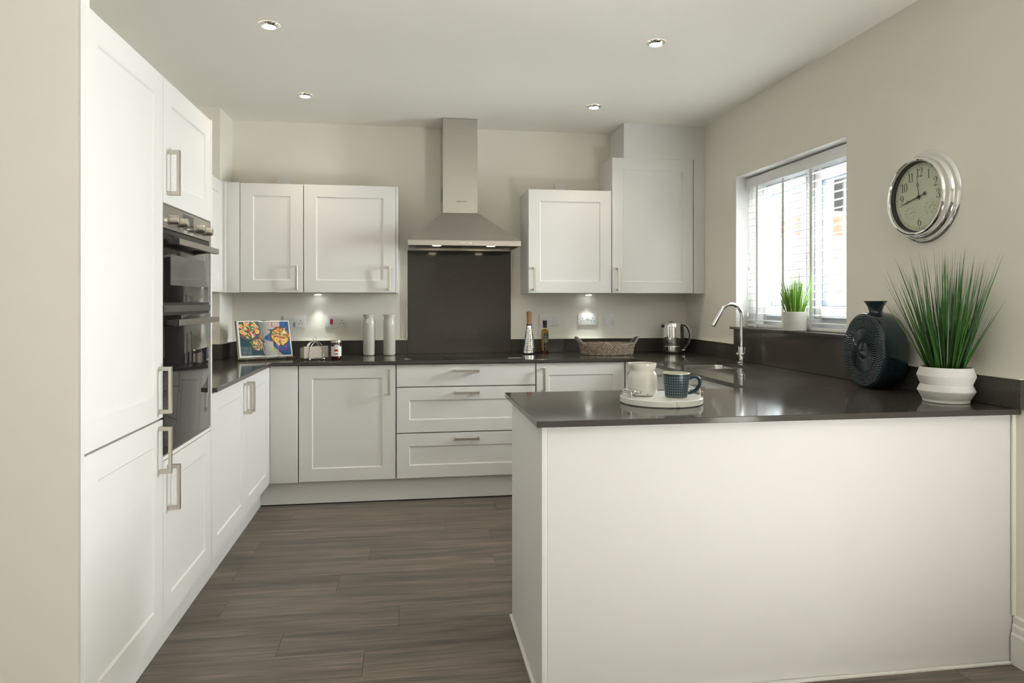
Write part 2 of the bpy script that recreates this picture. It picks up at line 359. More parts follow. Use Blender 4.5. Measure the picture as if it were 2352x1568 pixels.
# ---------------------------------------------------------------- cabinet parts
def shaker(mb, xf, u0, u1, v0, v1, fr=.08, th=.02, dep=.006, st=.006):
    b = .0015
    def ring(a, c, w): return [xf(u0 + a, v0 + c, w), xf(u1 - a, v0 + c, w), xf(u1 - a, v1 - c, w), xf(u0 + a, v1 - c, w)]
    rs = [ring(0, 0, -th), ring(0, 0, -b), ring(b, b, 0)]
    if fr: rs += [ring(fr, fr, 0), ring(fr + .001, fr + .001, -.0015), ring(fr + st, fr + st, -dep)]
    mb.loops(rs); return mb
def handle(parent, xf, uc, vc, length=.16, vertical=True, proj=.042):
    h = length / 2; t = .014
    poly = [(-h, 0), (-h, proj), (h, proj), (h, 0), (h - t, 0), (h - t, proj - .010), (-h + t, proj - .010), (-h + t, 0)]
    if vertical: fn = lambda p, q, s: xf(uc + s, vc + p, q - .0005)
    else: fn = lambda p, q, s: xf(uc + p, vc + s, q - .0005)
    return obj('handle', MB().prism(poly, fn, -.008, .008), 'nickel', parent, bevel=.0012, seg=1)
G = .0018
def door(parent, xf, u0, u1, v0, v1, hnd=None, fr=.08, name='door', vertical=True):
    d = obj(name, shaker(MB(), xf, u0 + G, u1 - G, v0 + G, v1 - G, fr), 'cab', parent)
    if hnd: handle(d, xf, hnd[0], hnd[1], vertical=vertical)
    return d
def body(parent, xf, u0, u1, v0, v1, depth, inset=.002, name='carcass', m='carcass'):
    return obj(name, MB().box(u0 + .0005, u1 - .0005, v0, v1, -depth, -.0205 - inset, xf), m, parent)
Lf = XF('left', 0.0); Bf = XF('back', -.60); Rf = XF('right', 2.34); Uf = XF('back', -.341); Lu = XF('left', -.335)

# tall units (left)
t = thing('tall_fridge_cabinet', 'tall two-door off-white cabinet between the painted wall and the oven tower', 'cabinet', (-.3, -2.8, .0))
body(t, Lf, -3.012, -2.502, .15, 2.06, .62); obj('infill_strip', MB().box(-.0045, 0, -3.116, -3.0965, 0, 2.062), 'cab', t)
door(t, Lf, -3.096, -2.502, .872, 2.058, (-2.542, .973)); door(t, Lf, -3.096, -2.502, .15, .869, (-2.542, .769))
t = thing('oven_tower_cabinet', 'tall off-white cabinet housing the built-in double oven', 'cabinet', (-.3, -2.2, .0))
mb = MB(); mb.box(-.62, -.0225, -2.5, -2.484, .15, 2.058); mb.box(-.62, -.0225, -1.926, -1.91, .15, 2.058); mb.box(-.62, -.0225, -2.5, -1.91, 1.618, 2.05); mb.box(-.62, -.0225, -2.5, -1.91, .15, .726); mb.box(-.62, -.6, -2.5, -1.91, .15, 2.05)
obj('carcass', mb, 'carcass', t)
obj('end_panel', MB().box(-.62, 0, -1.906, -1.888, .15, 2.062), 'cab', t, bevel=.001)
obj('oven_shelf_trim', MB().box(-.02, -.002, -2.498, -1.908, .722, .735), 'trim', t)
door(t, Lf, -2.498, -1.908, 1.618, 2.058, (-2.455, 1.730)); door(t, Lf, -2.498, -1.908, .15, .720, (-2.452, .620))

# double oven
ov = thing('double_oven', 'built-in double oven with black glass doors and steel control panel', 'oven', (-.3, -2.2, .738))
obj('casing', MB().box(-.55, -.022, -2.48, -1.93, .74, 1.61), 'blacksatin', ov)
oy0, oy1 = -2.494, -1.912
cp = obj('control_panel', MB().box(-.021, 0, oy0, oy1, 1.532, 1.615), 'steel', ov, bevel=.0015)
obj('display', MB().box(0, .0008, -2.283, -2.155, 1.545, 1.606), 'display', cp)
obj('display_readout', MB().box(.0008, .001, -2.245, -2.2, 1.572, 1.592), 'greyglass', cp)
for ky in (-2.437, -2.335, -2.115, -2.008):
    k = obj('knob', MB().lathe([(.0185, 0), (.0185, .003), (.0165, .004), (.0160, .030), (.0145, .0335), (.012, .0345)], n=28, xf=lambda a, b, c: (c, ky + a, 1.566 + b)), 'nickel', cp)
    mb = MB()
    for q in range(7):
        a = math.radians(-60 + q * 50); mb.box(0, .0006, ky + .026 * math.cos(a) - .0012, ky + .026 * math.cos(a) + .0012, 1.566 + .026 * math.sin(a) - .0012, 1.566 + .026 * math.sin(a) + .0012)
    obj('dial_marks', mb, 'inkgrey', cp)
bd = obj('badge', MB().box(0, .002, -2.283, -2.165, 1.534, 1.546), 'chrome', cp)
mb = MB(); text_mesh('BOSCH', .010, lambda a, b, c: (.0021 + c, -2.224 + a, 1.540 + b), mb); obj('lettering', mb, 'ink', bd, recalc=False)
obj('vent_slot', MB().box(-.02, -.006, oy0, oy1, 1.514, 1.531), 'black', ov)
def oven_door(z0, z1, hz, win):
    d = obj('oven_door', MB().box(-.021, -.001, oy0, oy1, z0, z1), 'blackglass', ov, bevel=.0015)
    if win: obj('viewing_window', MB().box(-.001, -.0002, -2.424, -2.0, 1.334, 1.444), 'greyglass', d)
    mb = MB(); mb.box(.026, .046, -2.478, -1.995 + .035, hz - .011, hz + .011)
    for a, b in ((-2.478, -2.44), (-1.998, -1.96)): mb.box(-.002, .027, a, b, hz - .009, hz + .009)
    h = obj('handle', mb, 'blacksatin', d, bevel=.0015)
    obj('handle_face', MB().box(.046, .0475, -2.477, -1.961, hz - .0105, hz + .0105), 'steel', h)
oven_door(1.272, 1.512, 1.487, True)
obj('middle_band', MB().box(-.021, -.001, oy0, oy1, 1.238, 1.262), 'blackglass', ov)
obj('vent_slot', MB().box(-.02, -.007, oy0, oy1, 1.2625, 1.2715).box(-.02, -.007, oy0, oy1, 1.227, 1.2375), 'blacksatin', ov)
oven_door(.742, 1.226, 1.201, False)

# left base cabinet
t = thing('base_cabinet', 'off-white base cabinet with two doors beside the oven tower', 'cabinet', (-.3, -1.25, 0))
body(t, Lf, -1.885, -.64, .15, .876, .62)
door(t, Lf, -1.885, -1.256, .15, .877, (-1.292, .772)); door(t, Lf, -1.254, -.625, .15, .877, (-1.218, .772))
# back base units
t = thing('corner_post', 'narrow plain off-white filler panel in the corner of the base cabinets', 'filler panel', (.08, -.59, .15))
obj('front_panel', MB().box(.002, .168, -.6, -.58, .15, .876), 'cab', t, bevel=.001); obj('side_return', MB().box(-.02, -.0005, -.622, -.58, .15, .876), 'cab', t)
t = thing('base_cabinet', 'single-door off-white base cabinet between the corner filler and the drawers', 'cabinet', (.47, -.3, .0))
body(t, Bf, .17, .77, .15, .876, .58); door(t, Bf, .172, .769, .15, .877, (.727, .767))
t = thing('drawer_unit', 'wide off-white unit with three drawers under the black hob', 'drawers', (1.22, -.3, .0))
body(t, Bf, .772, 1.672, .15, .876, .58)
door(t, Bf, .773, 1.672, .733, .877, (1.221, .833), 0, 'drawer', False)
door(t, Bf, .773, 1.672, .440, .729, (1.221, .692), .08, 'drawer', False)
door(t, Bf, .773, 1.672, .150, .436, (1.221, .398), .08, 'drawer', False)
t = thing('base_cabinet', 'off-white base cabinet right of the drawers with handle beside them', 'cabinet', (1.97, -.3, .0))
body(t, Bf, 1.676, 2.276, .15, .876, .58); door(t, Bf, 1.677, 2.278, .15, .877, (1.722, .767))
t = thing('corner_post', 'narrow plain filler panel in the corner below the wicker basket', 'filler panel', (2.31, -.59, .15))
obj('front_panel', MB().box(2.284, 2.338, -.6, -.58, .15, .876), 'cab', t); obj('side_return', MB().box(2.3405, 2.36, -.655, -.58, .15, .876), 'cab', t)
# sink run
t = thing('sink_base_cabinet', 'off-white base cabinet under the sink and kitchen window', 'cabinet', (2.65, -1.16, .0))
mb = MB(); mb.box(2.365, 2.93, -.678, -.66, .15, .876); mb.box(2.365, 2.93, -1.668, -1.65, .15, .876); mb.box(2.365, 2.93, -1.65, -.678, .15, .168); mb.box(2.91, 2.93, -1.65, -.678, .168, .876)
obj('carcass', mb, 'carcass', t)
door(t, Rf, -1.155, -.66, .15, .877, (-1.108, .762)); door(t, Rf, -1.662, -1.157, .15, .877, (-1.622, .762))
t = thing('base_cabinet', 'off-white base cabinet in the inner corner behind the peninsula', 'cabinet', (2.65, -1.95, .0))
body(t, Rf, -2.24, -1.67, .15, .876, .59); door(t, Rf, -2.24, -1.664, .15, .877, (-1.704, .762))
# plinths
def plinth(label, x0, x1, y0, y1): tag(obj('plinth', MB().box(x0, x1, y0, y1, .001, .149), 'cab'), label, 'plinth', 'kick boards under the base units')
plinth('off-white kick board under the tall units and the left base cabinet', -.08, -.062, -3.0, -.545)
plinth('off-white kick board under the drawers on the back wall', -.061, 2.40, -.555, -.537)
plinth('off-white kick board under the sink cabinets', 2.402, 2.42, -2.24, -.556)
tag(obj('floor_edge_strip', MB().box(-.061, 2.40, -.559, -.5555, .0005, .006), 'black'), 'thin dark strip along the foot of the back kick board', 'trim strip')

# peninsula carcass panels
pn = thing('peninsula_cabinet', 'peninsula unit with plain off-white back and side panels', 'peninsula', (2.1, -2.58, 0))
obj('end_panel', MB().box(1.2585, 1.2765, -2.895, -2.275, 0, .878), 'cab', pn, bevel=.001)
obj('back_panel', MB().box(1.2775, W - .001, -2.893, -2.875, 0, .878), 'cab', pn, bevel=.001)
obj('carcass', MB().box(1.29, 2.92, -2.87, -2.3, .15, .868), 'carcass', pn)
for a, b in ((1.28, 1.82), (1.823, 2.33)): obj('door', shaker(MB(), lambda u, v, w: (u, -2.279 + w, v), a, b, .15, .868), 'cab', pn)
obj('floor_bead', MB().box(1.2475, 1.258, -2.906, -2.275, .0005, .010).box(1.2475, W - .02, -2.906, -2.8955, .0005, .010), 'trim', pn, bevel=.002)

# ---------------------------------------------------------------- worktops
def slab(outer, z0, z1, holes=(), grooves=(), gd=.004):
    mb = MB(); bm = mb.bm
    def loop(P, z):
        V = [bm.verts.new((x, y, z)) for x, y in P]; return V, [bm.edges.new((V[i], V[(i + 1) % len(V)])) for i in range(len(V))]
    tops = []; te = []; be = []
    for k, P in enumerate([outer, *holes]):
        a, ea = loop(P, z1); b, eb = loop(P, z0); te += ea; be += eb; n = len(P)
        for i in range(n): mb.f([a[i], a[(i + 1) % n], b[(i + 1) % n], b[i]])
    for P in grooves:
        a, ea = loop(P, z1); te += ea; b = [bm.verts.new((x, y, z1 - gd)) for x, y in P]; n = len(P)
        for i in range(n): mb.f([a[i], a[(i + 1) % n], b[(i + 1) % n], b[i]])
        mb.f(b)
    bmesh.ops.triangle_fill(bm, use_beauty=True, edges=te); bmesh.ops.triangle_fill(bm, use_beauty=True, edges=be)
    return mb
def rrect(x0, x1, y0, y1, r, n=6):
    P = []
    for cx, cy, a0 in ((x1 - r, y1 - r, 0), (x0 + r, y1 - r, 90), (x0 + r, y0 + r, 180), (x1 - r, y0 + r, 270)):
        for i in range(n + 1):
            a = math.radians(a0 + 90 * i / n); P.append((cx + r * math.cos(a), cy + r * math.sin(a)))
    return P
wt = thing('worktop', 'dark grey quartz worktop running round the kitchen and over the peninsula', 'worktop', (1.1, -.3, .88))
obj('left_slab', slab([(LW, -1.884), (.02, -1.884), (.02, -.62), (LW, -.62)], .88, .90), 'quartz', wt, bevel=.0015, seg=1)
obj('back_slab', slab([(LW, -.6195), (W, -.6195), (W, 0), (-.362, 0), (-.362, -.33), (LW, -.33)], .88, .90), 'quartz', wt, bevel=.0015, seg=1)
sx0, sx1, sy0, sy1 = 2.455, 2.80, -1.40, -.93
gro = [rrect(x - .004, x + .004, -1.89, -1.46, .0035, 2) for x in (2.505, 2.58, 2.655, 2.73, 2.805)]
obj('sink_slab', slab([(2.32, -2.2195), (W, -2.2195), (W, -.62), (2.32, -.62)], .88, .90, [rrect(sx0, sx1, sy0, sy1, .05)], gro), 'quartz', wt)
obj('peninsula_slab', slab([(1.237, -2.923), (W, -2.923), (W, -2.22), (1.237, -2.22)], .88, .90), 'quartz', wt, bevel=.0015, seg=1)
sk = thing('kitchen_sink', 'undermounted stainless steel sink bowl below the chrome tap', 'sink', (2.63, -1.165, .70))
mb = MB(); e = .004
rings = [[(x, y, z) for x, y in rrect(sx0 - a, sx1 + a, sy0 - a, sy1 + a, r)] for a, z, r in ((.02, .8795, .06), (.004, .8795, .05), (.002, .87, .05), (-.004, .72, .05), (-.02, .70, .045), (-.10, .697, .03))]
mb.loops(rings, cap0=False); obj('bowl', mb, 'sinksteel', sk, recalc=False)
obj('waste', MB().lathe([(.045, .6975), (.045, .700), (.03, .701), (.02, .6985)], (2.63, -1.165, 0), 28), 'chrome', sk)
# upstands and splashback
def up(label, *b): tag(obj('upstand', MB().box(*b), 'quartz', bevel=.001, seg=1), label, 'upstand', 'quartz upstands round the worktop')
up('dark quartz upstand behind the canisters on the back wall', -.341, .844, -.0205, -.0005, .9005, 1.0)
up('dark quartz upstand behind the wicker basket on the back wall', 1.5975, 2.937, -.0205, -.0005, .9005, 1.0)
up('short dark quartz upstand on the pier side behind the cookbook', -.3615, -.3415, -.3295, -.001, .9005, 1.0)
up('short dark quartz upstand on the pier front beside the oven tower', LW + .001, -.3415, -.351, -.331, .9005, 1.0)
up('dark quartz upstand beside the kettle on the window wall', W - .0205, W - .0005, -.822, -.021, .9005, 1.0)
up('dark quartz upstand behind the white striped grass pot', W - .0205, W - .0005, -2.94, -1.981, .9005, 1.003)
tag(obj('window_splash_panel', MB().box(W - .0205, W - .0005, -1.98, -.823, .9005, 1.0985), 'quartz', bevel=.001, seg=1), 'tall dark quartz panel under the window sill behind the tap', 'splashback')
tag(obj('hob_splashback', MB().box(.845, 1.5965, -.0205, -.0005, .9005, 1.6445), 'quartz', bevel=.001, seg=1), 'tall dark quartz splashback panel behind the hob', 'splashback')
mb = MB()
for a, b in ((-.341, .844), (1.598, W - .021)): mb.box(a, b, -.0235, -.0005, 1.0005, 1.0035)
mb.box(.841, .8445, -.0235, -.0005, 1.0, 1.644); mb.box(1.597, 1.6, -.0235, -.0005, 1.0, 1.644)
mb.box(W - .0235, W - .0005, -.822, -.021, 1.0005, 1.0035); mb.box(W - .0235, W - .0005, -2.94, -1.981, 1.0035, 1.0065); mb.box(-.361, -.3385, -.351, -.001, 1.0005, 1.0035); mb.box(LW, -.3385, -.354, -.331, 1.0005, 1.0035)
struct('trim_upstand_sealant', mb, 'sealant')

# ---------------------------------------------------------------- hob and hood
hb = thing('induction_hob', 'black glass induction hob set flush in the worktop under the hood', 'hob', (1.215, -.33, .9))
obj('glass_top', MB().box(.823, 1.607, -.585, -.075, .9002, .9045), 'blackglass', hb, bevel=.002)
obj('front_trim', MB().box(.823, 1.607, -.588, -.5852, .9002, .9035), 'blacksatin', hb)
mb = MB()
for cx, cy, r in ((1.0, -.2, .09), (1.0, -.43, .075), (1.215, -.31, .11), (1.43, -.2, .075), (1.43, -.43, .09)):
    rings = [[(cx + q * math.cos(2 * math.pi * i / 40), cy + q * math.sin(2 * math.pi * i / 40), .9047) for i in range(40)] for q in (r, r + .0015)]
    mb.loops(rings, False, False)
obj('zone_markings', mb, 'inkgrey', hb, recalc=False)
hd = thing('cooker_hood', 'stainless steel chimney cooker hood above the hob', 'cooker hood', (1.22, -.25, 1.645))
hx0, hx1 = .847, 1.592
mb = MB(); mb.box(hx0, hx1, -.5, -.49, 1.645, 1.680); mb.box(hx0, hx0 + .01, -.49, -.021, 1.645, 1.680); mb.box(hx1 - .01, hx1, -.49, -.021, 1.645, 1.680); mb.box(hx0 + .01, hx1 - .01, -.031, -.021, 1.645, 1.680)
fb = obj('rim_band', mb, 'steel', hd, bevel=.001, seg=1)
cx0, cx1 = 1.084, 1.324
mb = MB(); mb.loops([[(hx0, -.5, 1.6805), (hx1, -.5, 1.6805), (hx1, -.021, 1.6805), (hx0, -.021, 1.6805)], [(cx0 - .003, -.293, 1.886), (cx1 + .003, -.293, 1.886), (cx1 + .003, -.021, 1.886), (cx0 - .003, -.021, 1.886)]]); obj('canopy', mb, 'steel', hd)
ch = obj('chimney', MB().box(cx0, cx1, -.290, -.001, 1.8865, 2.42), 'steel', hd, bevel=.001, seg=1)
obj('chimney_sleeve', MB().box(cx0 + .002, cx1 - .002, -.288, -.001, 2.42, CH - .004), 'steel', hd)
mb = MB()
for i in range(9): mb.box(cx0 - .0006, cx0 + .001, -.22 + .0 * i, -.10, 1.985 + i * .011, 1.990 + i * .011)
obj('vent_grille', mb, 'dark', ch)
mb = MB(); text_mesh('BOSCH', .0150, lambda a, b, c: (1.2205 + a, -.2903 - c, 1.9655 + b), mb); lg = obj('lettering', mb, 'ink', ch, recalc=False)
mb = MB(); mb.loops([[(1.186 + r * math.cos(2 * math.pi * i / 28), -.2909, 1.9655 + r * math.sin(2 * math.pi * i / 28)) for i in range(28)] for r in (.0072, .0082)], False, False)
mb.box(1.1825, 1.1835, -.2909, -.2905, 1.960, 1.971); mb.box(1.1885, 1.1895, -.2909, -.2905, 1.960, 1.971); mb.box(1.1825, 1.1895, -.2909, -.2905, 1.965, 1.966)
obj('emblem', mb, 'ink', ch, recalc=False)
bp_ = obj('button_panel', MB().box(1.174, 1.260, -.5035, -.5, 1.656, 1.670), 'chrome', fb, bevel=.0015)
for i in range(6): obj('button', MB().box(1.178 + i * .0133, 1.1895 + i * .0133, -.505, -.5035, 1.6585, 1.6675), 'nickel', bp_)
obj('underside', MB().box(hx0 + .012, hx1 - .012, -.488, -.033, 1.668, 1.676), 'blacksatin', hd)
for a, b in ((.90, 1.215), (1.222, 1.54)): obj('grease_filter', MB().box(a, b, -.345, -.06, 1.660, 1.6675), 'blacksatin', hd)
for lx in (1.037, 1.400):
    lp = obj('lamp', MB().lathe([(.036, 1.6675), (.036, 1.652), (.030, 1.651)], (lx, -.415, 0), 28), 'chrome', hd)
    obj('lens', MB().lathe([(.029, 1.6508), (.026, 1.6485), (.012, 1.6480)], (lx, -.415, 0), 24), 'lampglow', lp)
    d = bpy.data.lights.new('hood_lamp_light', 'SPOT'); d.energy = 2.5; d.spot_size = 1.7; d.spot_blend = .8; d.color = (1, .82, .6); d.shadow_soft_size = .025
    o = bpy.data.objects.new('hood_lamp_light', d); C.objects.link(o); o.parent = hd; o.location = Vector((lx, -.415, 1.645)) - hd.location

# ---------------------------------------------------------------- wall cabinets
ub, ut = 1.335, 2.051
def wallcab(label, u0, u1, v0, v1, hnd, end=None, name='wall_cabinet'):
    t = thing(name, label, 'cabinet', ((u0 + u1) / 2, -.17, v0))
    obj('carcass', MB().box(u0 + .0005, u1 - .0005, -.318, -.001, v0 + .002, v1 - .001), 'cab', t)
    door(t, Uf, u0, u1, v0, v1, hnd)
    return t
w1 = wallcab('narrow off-white wall cabinet above the open cookbook', -.235, .164, ub, ut, (.126, 1.433))
w2 = wallcab('wide off-white wall cabinet above the canisters left of the hood', .166, .766, ub, ut, (.722, 1.433))
obj('end_panel', MB().box(.767, .782, -.335, -.001, ub - .002, ut), 'cab', w2)
w3 = wallcab('off-white wall cabinet right of the hood above the sockets', 1.670, 2.266, ub, 2.056, (1.709, 1.433))
w4 = wallcab('tall off-white boiler cabinet reaching the boxing by the window wall', 2.268, 2.872, ub, 2.292, (2.308, 1.433), name='boiler_cabinet')
tag(obj('filler_panel', MB().box(2.8745, W - .001, -.341, -.321, ub, 2.295), 'cab', bevel=.001), 'narrow off-white filler panel between the boiler cabinet and window wall', 'filler panel')
tag(obj('filler_panel', MB().box(-.318, -.237, -.341, -.323, ub, ut), 'cab', bevel=.001), 'narrow off-white filler panel in the corner of the wall cabinets', 'filler panel')
t = thing('wall_cabinet', 'off-white wall cabinet on the left wall beside the oven tower', 'cabinet', (-.5, -1.1, ub))
obj('carcass', MB().box(LW + .001, -.357, -1.885, -.352, ub + .002, ut - .001), 'cab', t)
obj('corner_strip', MB().box(-.357, -.3185, -.365, -.3415, ub, ut), 'cab', t)
for a, b in ((-1.885, -1.128), (-1.124, -.368)): door(t, Lu, a, b, ub, ut, (-1.17 if a < -1.5 else -1.08, 1.433))
# cable boxes on top
tag(obj('cable_box', MB().box(-.055, .032, -.04, -.001, 2.045, 2.142), 'white_plastic', bevel=.002), 'small white box on the wall above the narrow cabinet', 'cable box')
tag(obj('cable_box', MB().box(1.924, 2.015, -.04, -.001, 2.06, 2.152), 'white_plastic', bevel=.002), 'small white box on the wall right of the hood', 'cable box')

# ---------------------------------------------------------------- sockets and switches
def plate(name, label, x0, x1, z0, z1, cat='socket'):
    t = thing(name, label, cat, ((x0 + x1) / 2, -.001, (z0 + z1) / 2), 'white wall plates above the worktop')
    obj('faceplate', MB().box(x0, x1, -.009, -.0005, z0, z1), 'white_plastic', t, bevel=.0025); return t
def slots(t, cx, cz):
    mb = MB(); y = -.0096
    mb.box(cx - .002, cx + .002, y, -.0088, cz + .008, cz + .016); mb.box(cx - .014, cx - .007, y, -.0088, cz - .010, cz - .006); mb.box(cx + .007, cx + .014, y, -.0088, cz - .010, cz - .006)
    obj('pin_slots', mb, 'dark', t)
def rocker(t, cx, cz, w=.010, h=.019, m='white_plastic', name='rocker'):
    obj(name, MB().box(cx - w / 2, cx + w / 2, -.0125, -.0085, cz - h / 2, cz + h / 2), m, t, bevel=.0012)
p_ = plate('double_socket', 'white double socket with charging ports behind the cookbook', -.019, .129, 1.092, 1.177)
slots(p_, .012, 1.130); slots(p_, .098, 1.130); rocker(p_, .049, 1.158); rocker(p_, .062, 1.158)
for i in range(3): obj('charging_port', MB().box(.048, .063, -.0098, -.0088, 1.103 + i * .0105, 1.108 + i * .0105), 'dark', p_)
p_ = plate('cooker_switch', 'white cooker switch with red rocker and single socket above the jam jar', .267, .415, 1.092, 1.177)
rocker(p_, .312, 1.134, .020, .034, 'red'); rocker(p_, .352, 1.155); slots(p_, .385, 1.131)
for z in (1.1555, 1.109): obj('switch_mark', MB().box(.304, .320, -.0096, -.0088, z, z + .002), 'inkgrey', p_)
p_ = plate('grid_switch', 'white grid switch with four rockers behind the oil bottle', 1.812, 1.961, 1.097, 1.182, 'switch')
for i in range(4): rocker(p_, 1.849 + i * .0255, 1.139, .018, .031)
for x in (1.832, 1.945): obj('screw_cap', MB().box(x, x + .003, -.0096, -.0088, 1.137, 1.140), 'inkgrey', p_)
p_ = plate('double_socket', 'white double socket above the wicker basket under the lit cabinet light', 2.107, 2.255, 1.100, 1.185)
slots(p_, 2.142, 1.140); slots(p_, 2.221, 1.140); rocker(p_, 2.174, 1.155, .011, .021); rocker(p_, 2.189, 1.155, .011, .021)
p_ = plate('light_switch', 'small square white switch with two rockers right of the sockets', 2.303, 2.390, 1.100, 1.186, 'switch')
rocker(p_, 2.331, 1.142, .018, .030); rocker(p_, 2.359, 1.142, .018, .030)

# ---------------------------------------------------------------- lamps
def downlight(x, y, label):
    t = thing('ceiling_downlight', label, 'downlight', (x, y, CH), 'recessed ceiling downlights')
    obj('bezel', MB().lathe([(.030, CH - .010), (.036, CH - .004), (.046, CH - .004), (.048, CH - .0005)], (x, y, 0), 40, False, False), 'chrome', t, recalc=False)
    obj('lens', MB().lathe([(.0305, CH - .0095), (.020, CH - .0115), (.006, CH - .012)], (x, y, 0), 32, True, True), 'lampglow', t)
    d = bpy.data.lights.new('downlight_light', 'SPOT'); d.energy = 8; d.spot_size = 2.0; d.spot_blend = 1.; d.color = (1, .86, .66); d.shadow_soft_size = .03
    o = bpy.data.objects.new('downlight_light', d); C.objects.link(o); o.parent = t; o.location = (0, 0, -.02)
downlight(.214, -1.763, 'round glowing ceiling downlight beside the tall oven units')
downlight(2.04, -1.815, 'round glowing ceiling downlight above the sink run')
downlight(.223, -.683, 'round glowing ceiling downlight in front of the narrow wall cabinet')
downlight(2.036, -.706, 'round glowing ceiling downlight in front of the boiler cabinet')
def puck(x, label):
    t = thing('cabinet_light', label, 'cabinet light', (x, -.06, ub), 'lights under the wall cabinets')
    obj('housing', MB().lathe([(.030, ub + .001), (.030, ub - .008), (.028, ub - .009)], (x, -.06, 0), 28), 'chrome', t)
    obj('lens', MB().lathe([(.025, ub - .0091), (.022, ub - .0125), (.01, ub - .013)], (x, -.06, 0), 24), 'coolglow', t)
    d = bpy.data.lights.new('cabinet_light_beam', 'SPOT'); d.energy = 2.4; d.spot_size = 1.15; d.spot_blend = 1.; d.color = (.93, 1, .95); d.shadow_soft_size = .012
    o = bpy.data.objects.new('cabinet_light_beam', d); C.objects.link(o); o.parent = t; o.location = (0, 0, -.016)
puck(.223, 'small round light under the wide wall cabinet above the cooker switch'); puck(2.175, 'small round light under the cabinet above the plain double socket')
# ---------------------------------------------------------------- things on the worktop
ZT = .9005
def lz(prof, z0): return [(r, z0 + z) for r, z in prof]
RT = lambda az: (Vector((math.cos(az), -math.sin(az), 0)), Vector((math.sin(az), math.cos(az), 0)))   # sideways / onward directions
# canisters
def canister(x, y, label, tagged):
    t = thing('ceramic_canister', label, 'canister', (x, y, ZT), 'tall grey canisters left of the hob')
    mb = MB(); mb.lathe([(.002, 0), (.034, 0), (.0395, .004), (.042, .012), (.0425, .235), (.0410, .247), (.0365, .256), (.0362, .262), (.0425, .281), (.0430, .286), (.0415, .287), (.0345, .264), (.0345, .05), (.002, .045)], (x, y, ZT), 48)
    obj('body', mb, 'ceramic', t)
    if tagged:
        g = obj('tag_disc', MB().lathe([(.0175, 0), (.0185, .0012), (.0175, .0025)], n=32, xf=lambda a, b, c: (x + .0 + a, y - .0432 - c, ZT + .240 + b)), 'white_plastic', t)
        obj('tag_loop', MB().tube([(x, y - .0465, ZT + .254), (x + .001, y - .0445, ZT + .262), (x, y - .038, ZT + .2635)], .0008, 6), 'nickel', g)
        obj('tag_print', MB().box(x - .006, x + .006, y - .0461, y - .0456, ZT + .2375, ZT + .2390), 'inkgrey', g)
canister(.578, -.110, 'tall pale grey ceramic canister with a round hanging tag', True)
canister(.719, -.125, 'tall pale grey ceramic canister without tag, nearest the hob', False)
# jam jar
jx, jy = .384, -.424
t = thing('jam_jar', 'small jar of dark red jam with white label and metal lid', 'jar', (jx, jy, ZT))
obj('jar', MB().lathe([(.003, 0), (.028, 0), (.032, .004), (.0335, .012), (.0335, .090), (.031, .100), (.030, .103), (.030, .110)], (jx, jy, ZT), 40), 'jam', t)
obj('lid', MB().lathe([(.0318, .108), (.0335, .110), (.0335, .123), (.0325, .126), (.030, .127), (.003, .1265)], (jx, jy, ZT), 40), 'nickel', t)
mb = MB(); nA, nZ = 60, 40; a0 = math.atan2(-5.05 + .42, .83 - .384)
def lab_z(u): return .085 + (.013 * math.sqrt(max(0, 1 - (u / .42) ** 2)) if abs(u) < .42 else 0)
rings = []
for j in range(nZ + 1):
    ring = []
    for i in range(nA + 1):
        u = -1 + 2 * i / nA; a = a0 + u * 1.35; z = .022 + (lab_z(u * 1.35) - .022) * j / nZ
        ring.append((jx + .0338 * math.cos(a), jy + .0338 * math.sin(a), ZT + z))
    rings.append(ring)
mb.loops(rings, False, False, closed=False)
def jam_paint(p):
    a = math.atan2(p.y - jy, p.x - jx) - a0; a = (a + math.pi) % (2 * math.pi) - math.pi; u = a * .0338; z = p.z - ZT
    if (u / .0165) ** 2 + ((z - .050) / .0185) ** 2 < 1 and not (.0405 < z < .0535): return (.42, .03, .02)
    if abs(u) < .0022 and .083 < z < .092: return (.08, .09, .16)
    if .0735 < z < .0805 and abs(u) < .015 and math.sin(u * 1900) * math.sin(z * 1500 + u * 300) > .25: return (.16, .15, .15)
    return (.80, .79, .76)
obj('label', mb, 'paint', t, paint=jam_paint, recalc=True)
# napkin rack with napkins
kx, ky = .250, -.440; rot = math.radians(30)
du = Vector((math.cos(rot), math.sin(rot), 0)); dv = Vector((-math.sin(rot), math.cos(rot), 0))
K = lambda a, b, c: Vector((a, b, c))
t = thing('napkin_rack', 'chrome wire napkin rack with arched wires and ball feet', 'rack', (kx, ky, ZT)); t.rotation_euler = (0, 0, rot)
def arch(b, w=.048, h=.108, n=16): return [K(-w * math.cos(math.pi * i / n) * (1 - .0 * i), b, .010 + h * math.sin(math.pi * i / n) ** .75) for i in range(n + 1)]
for b in (-.036, -.030, .010, .018, .030, .036): obj('arch_wire', MB().tube(arch(b), .0018, 8), 'chrome', t, world=False)
mb = MB(); mb.tube([K(-.048, -.036, .010), K(.048, -.036, .010), K(.048, .036, .010), K(-.048, .036, .010)], .0022, 8, closed=True); obj('base_ring', mb, 'chrome', t, world=False)
for a in (-.048, .048):
    for b in (-.036, .036): obj('ball_foot', MB().ball(K(a, b, .0065), .0065), 'chrome', t, world=False)
mb = MB(); mb.tube([K(0, -.036, .118), K(0, 0, .121), K(0, .036, .118)], .002, 8); mb.tube([K(0, 0, .119)] + [K(.011 * math.sin(q), 0, .134 - .014 * math.cos(q)) for q in [2 * math.pi * i / 14 for i in range(15)]], .0018, 8); obj('carry_loop', mb, 'chrome', t, world=False)
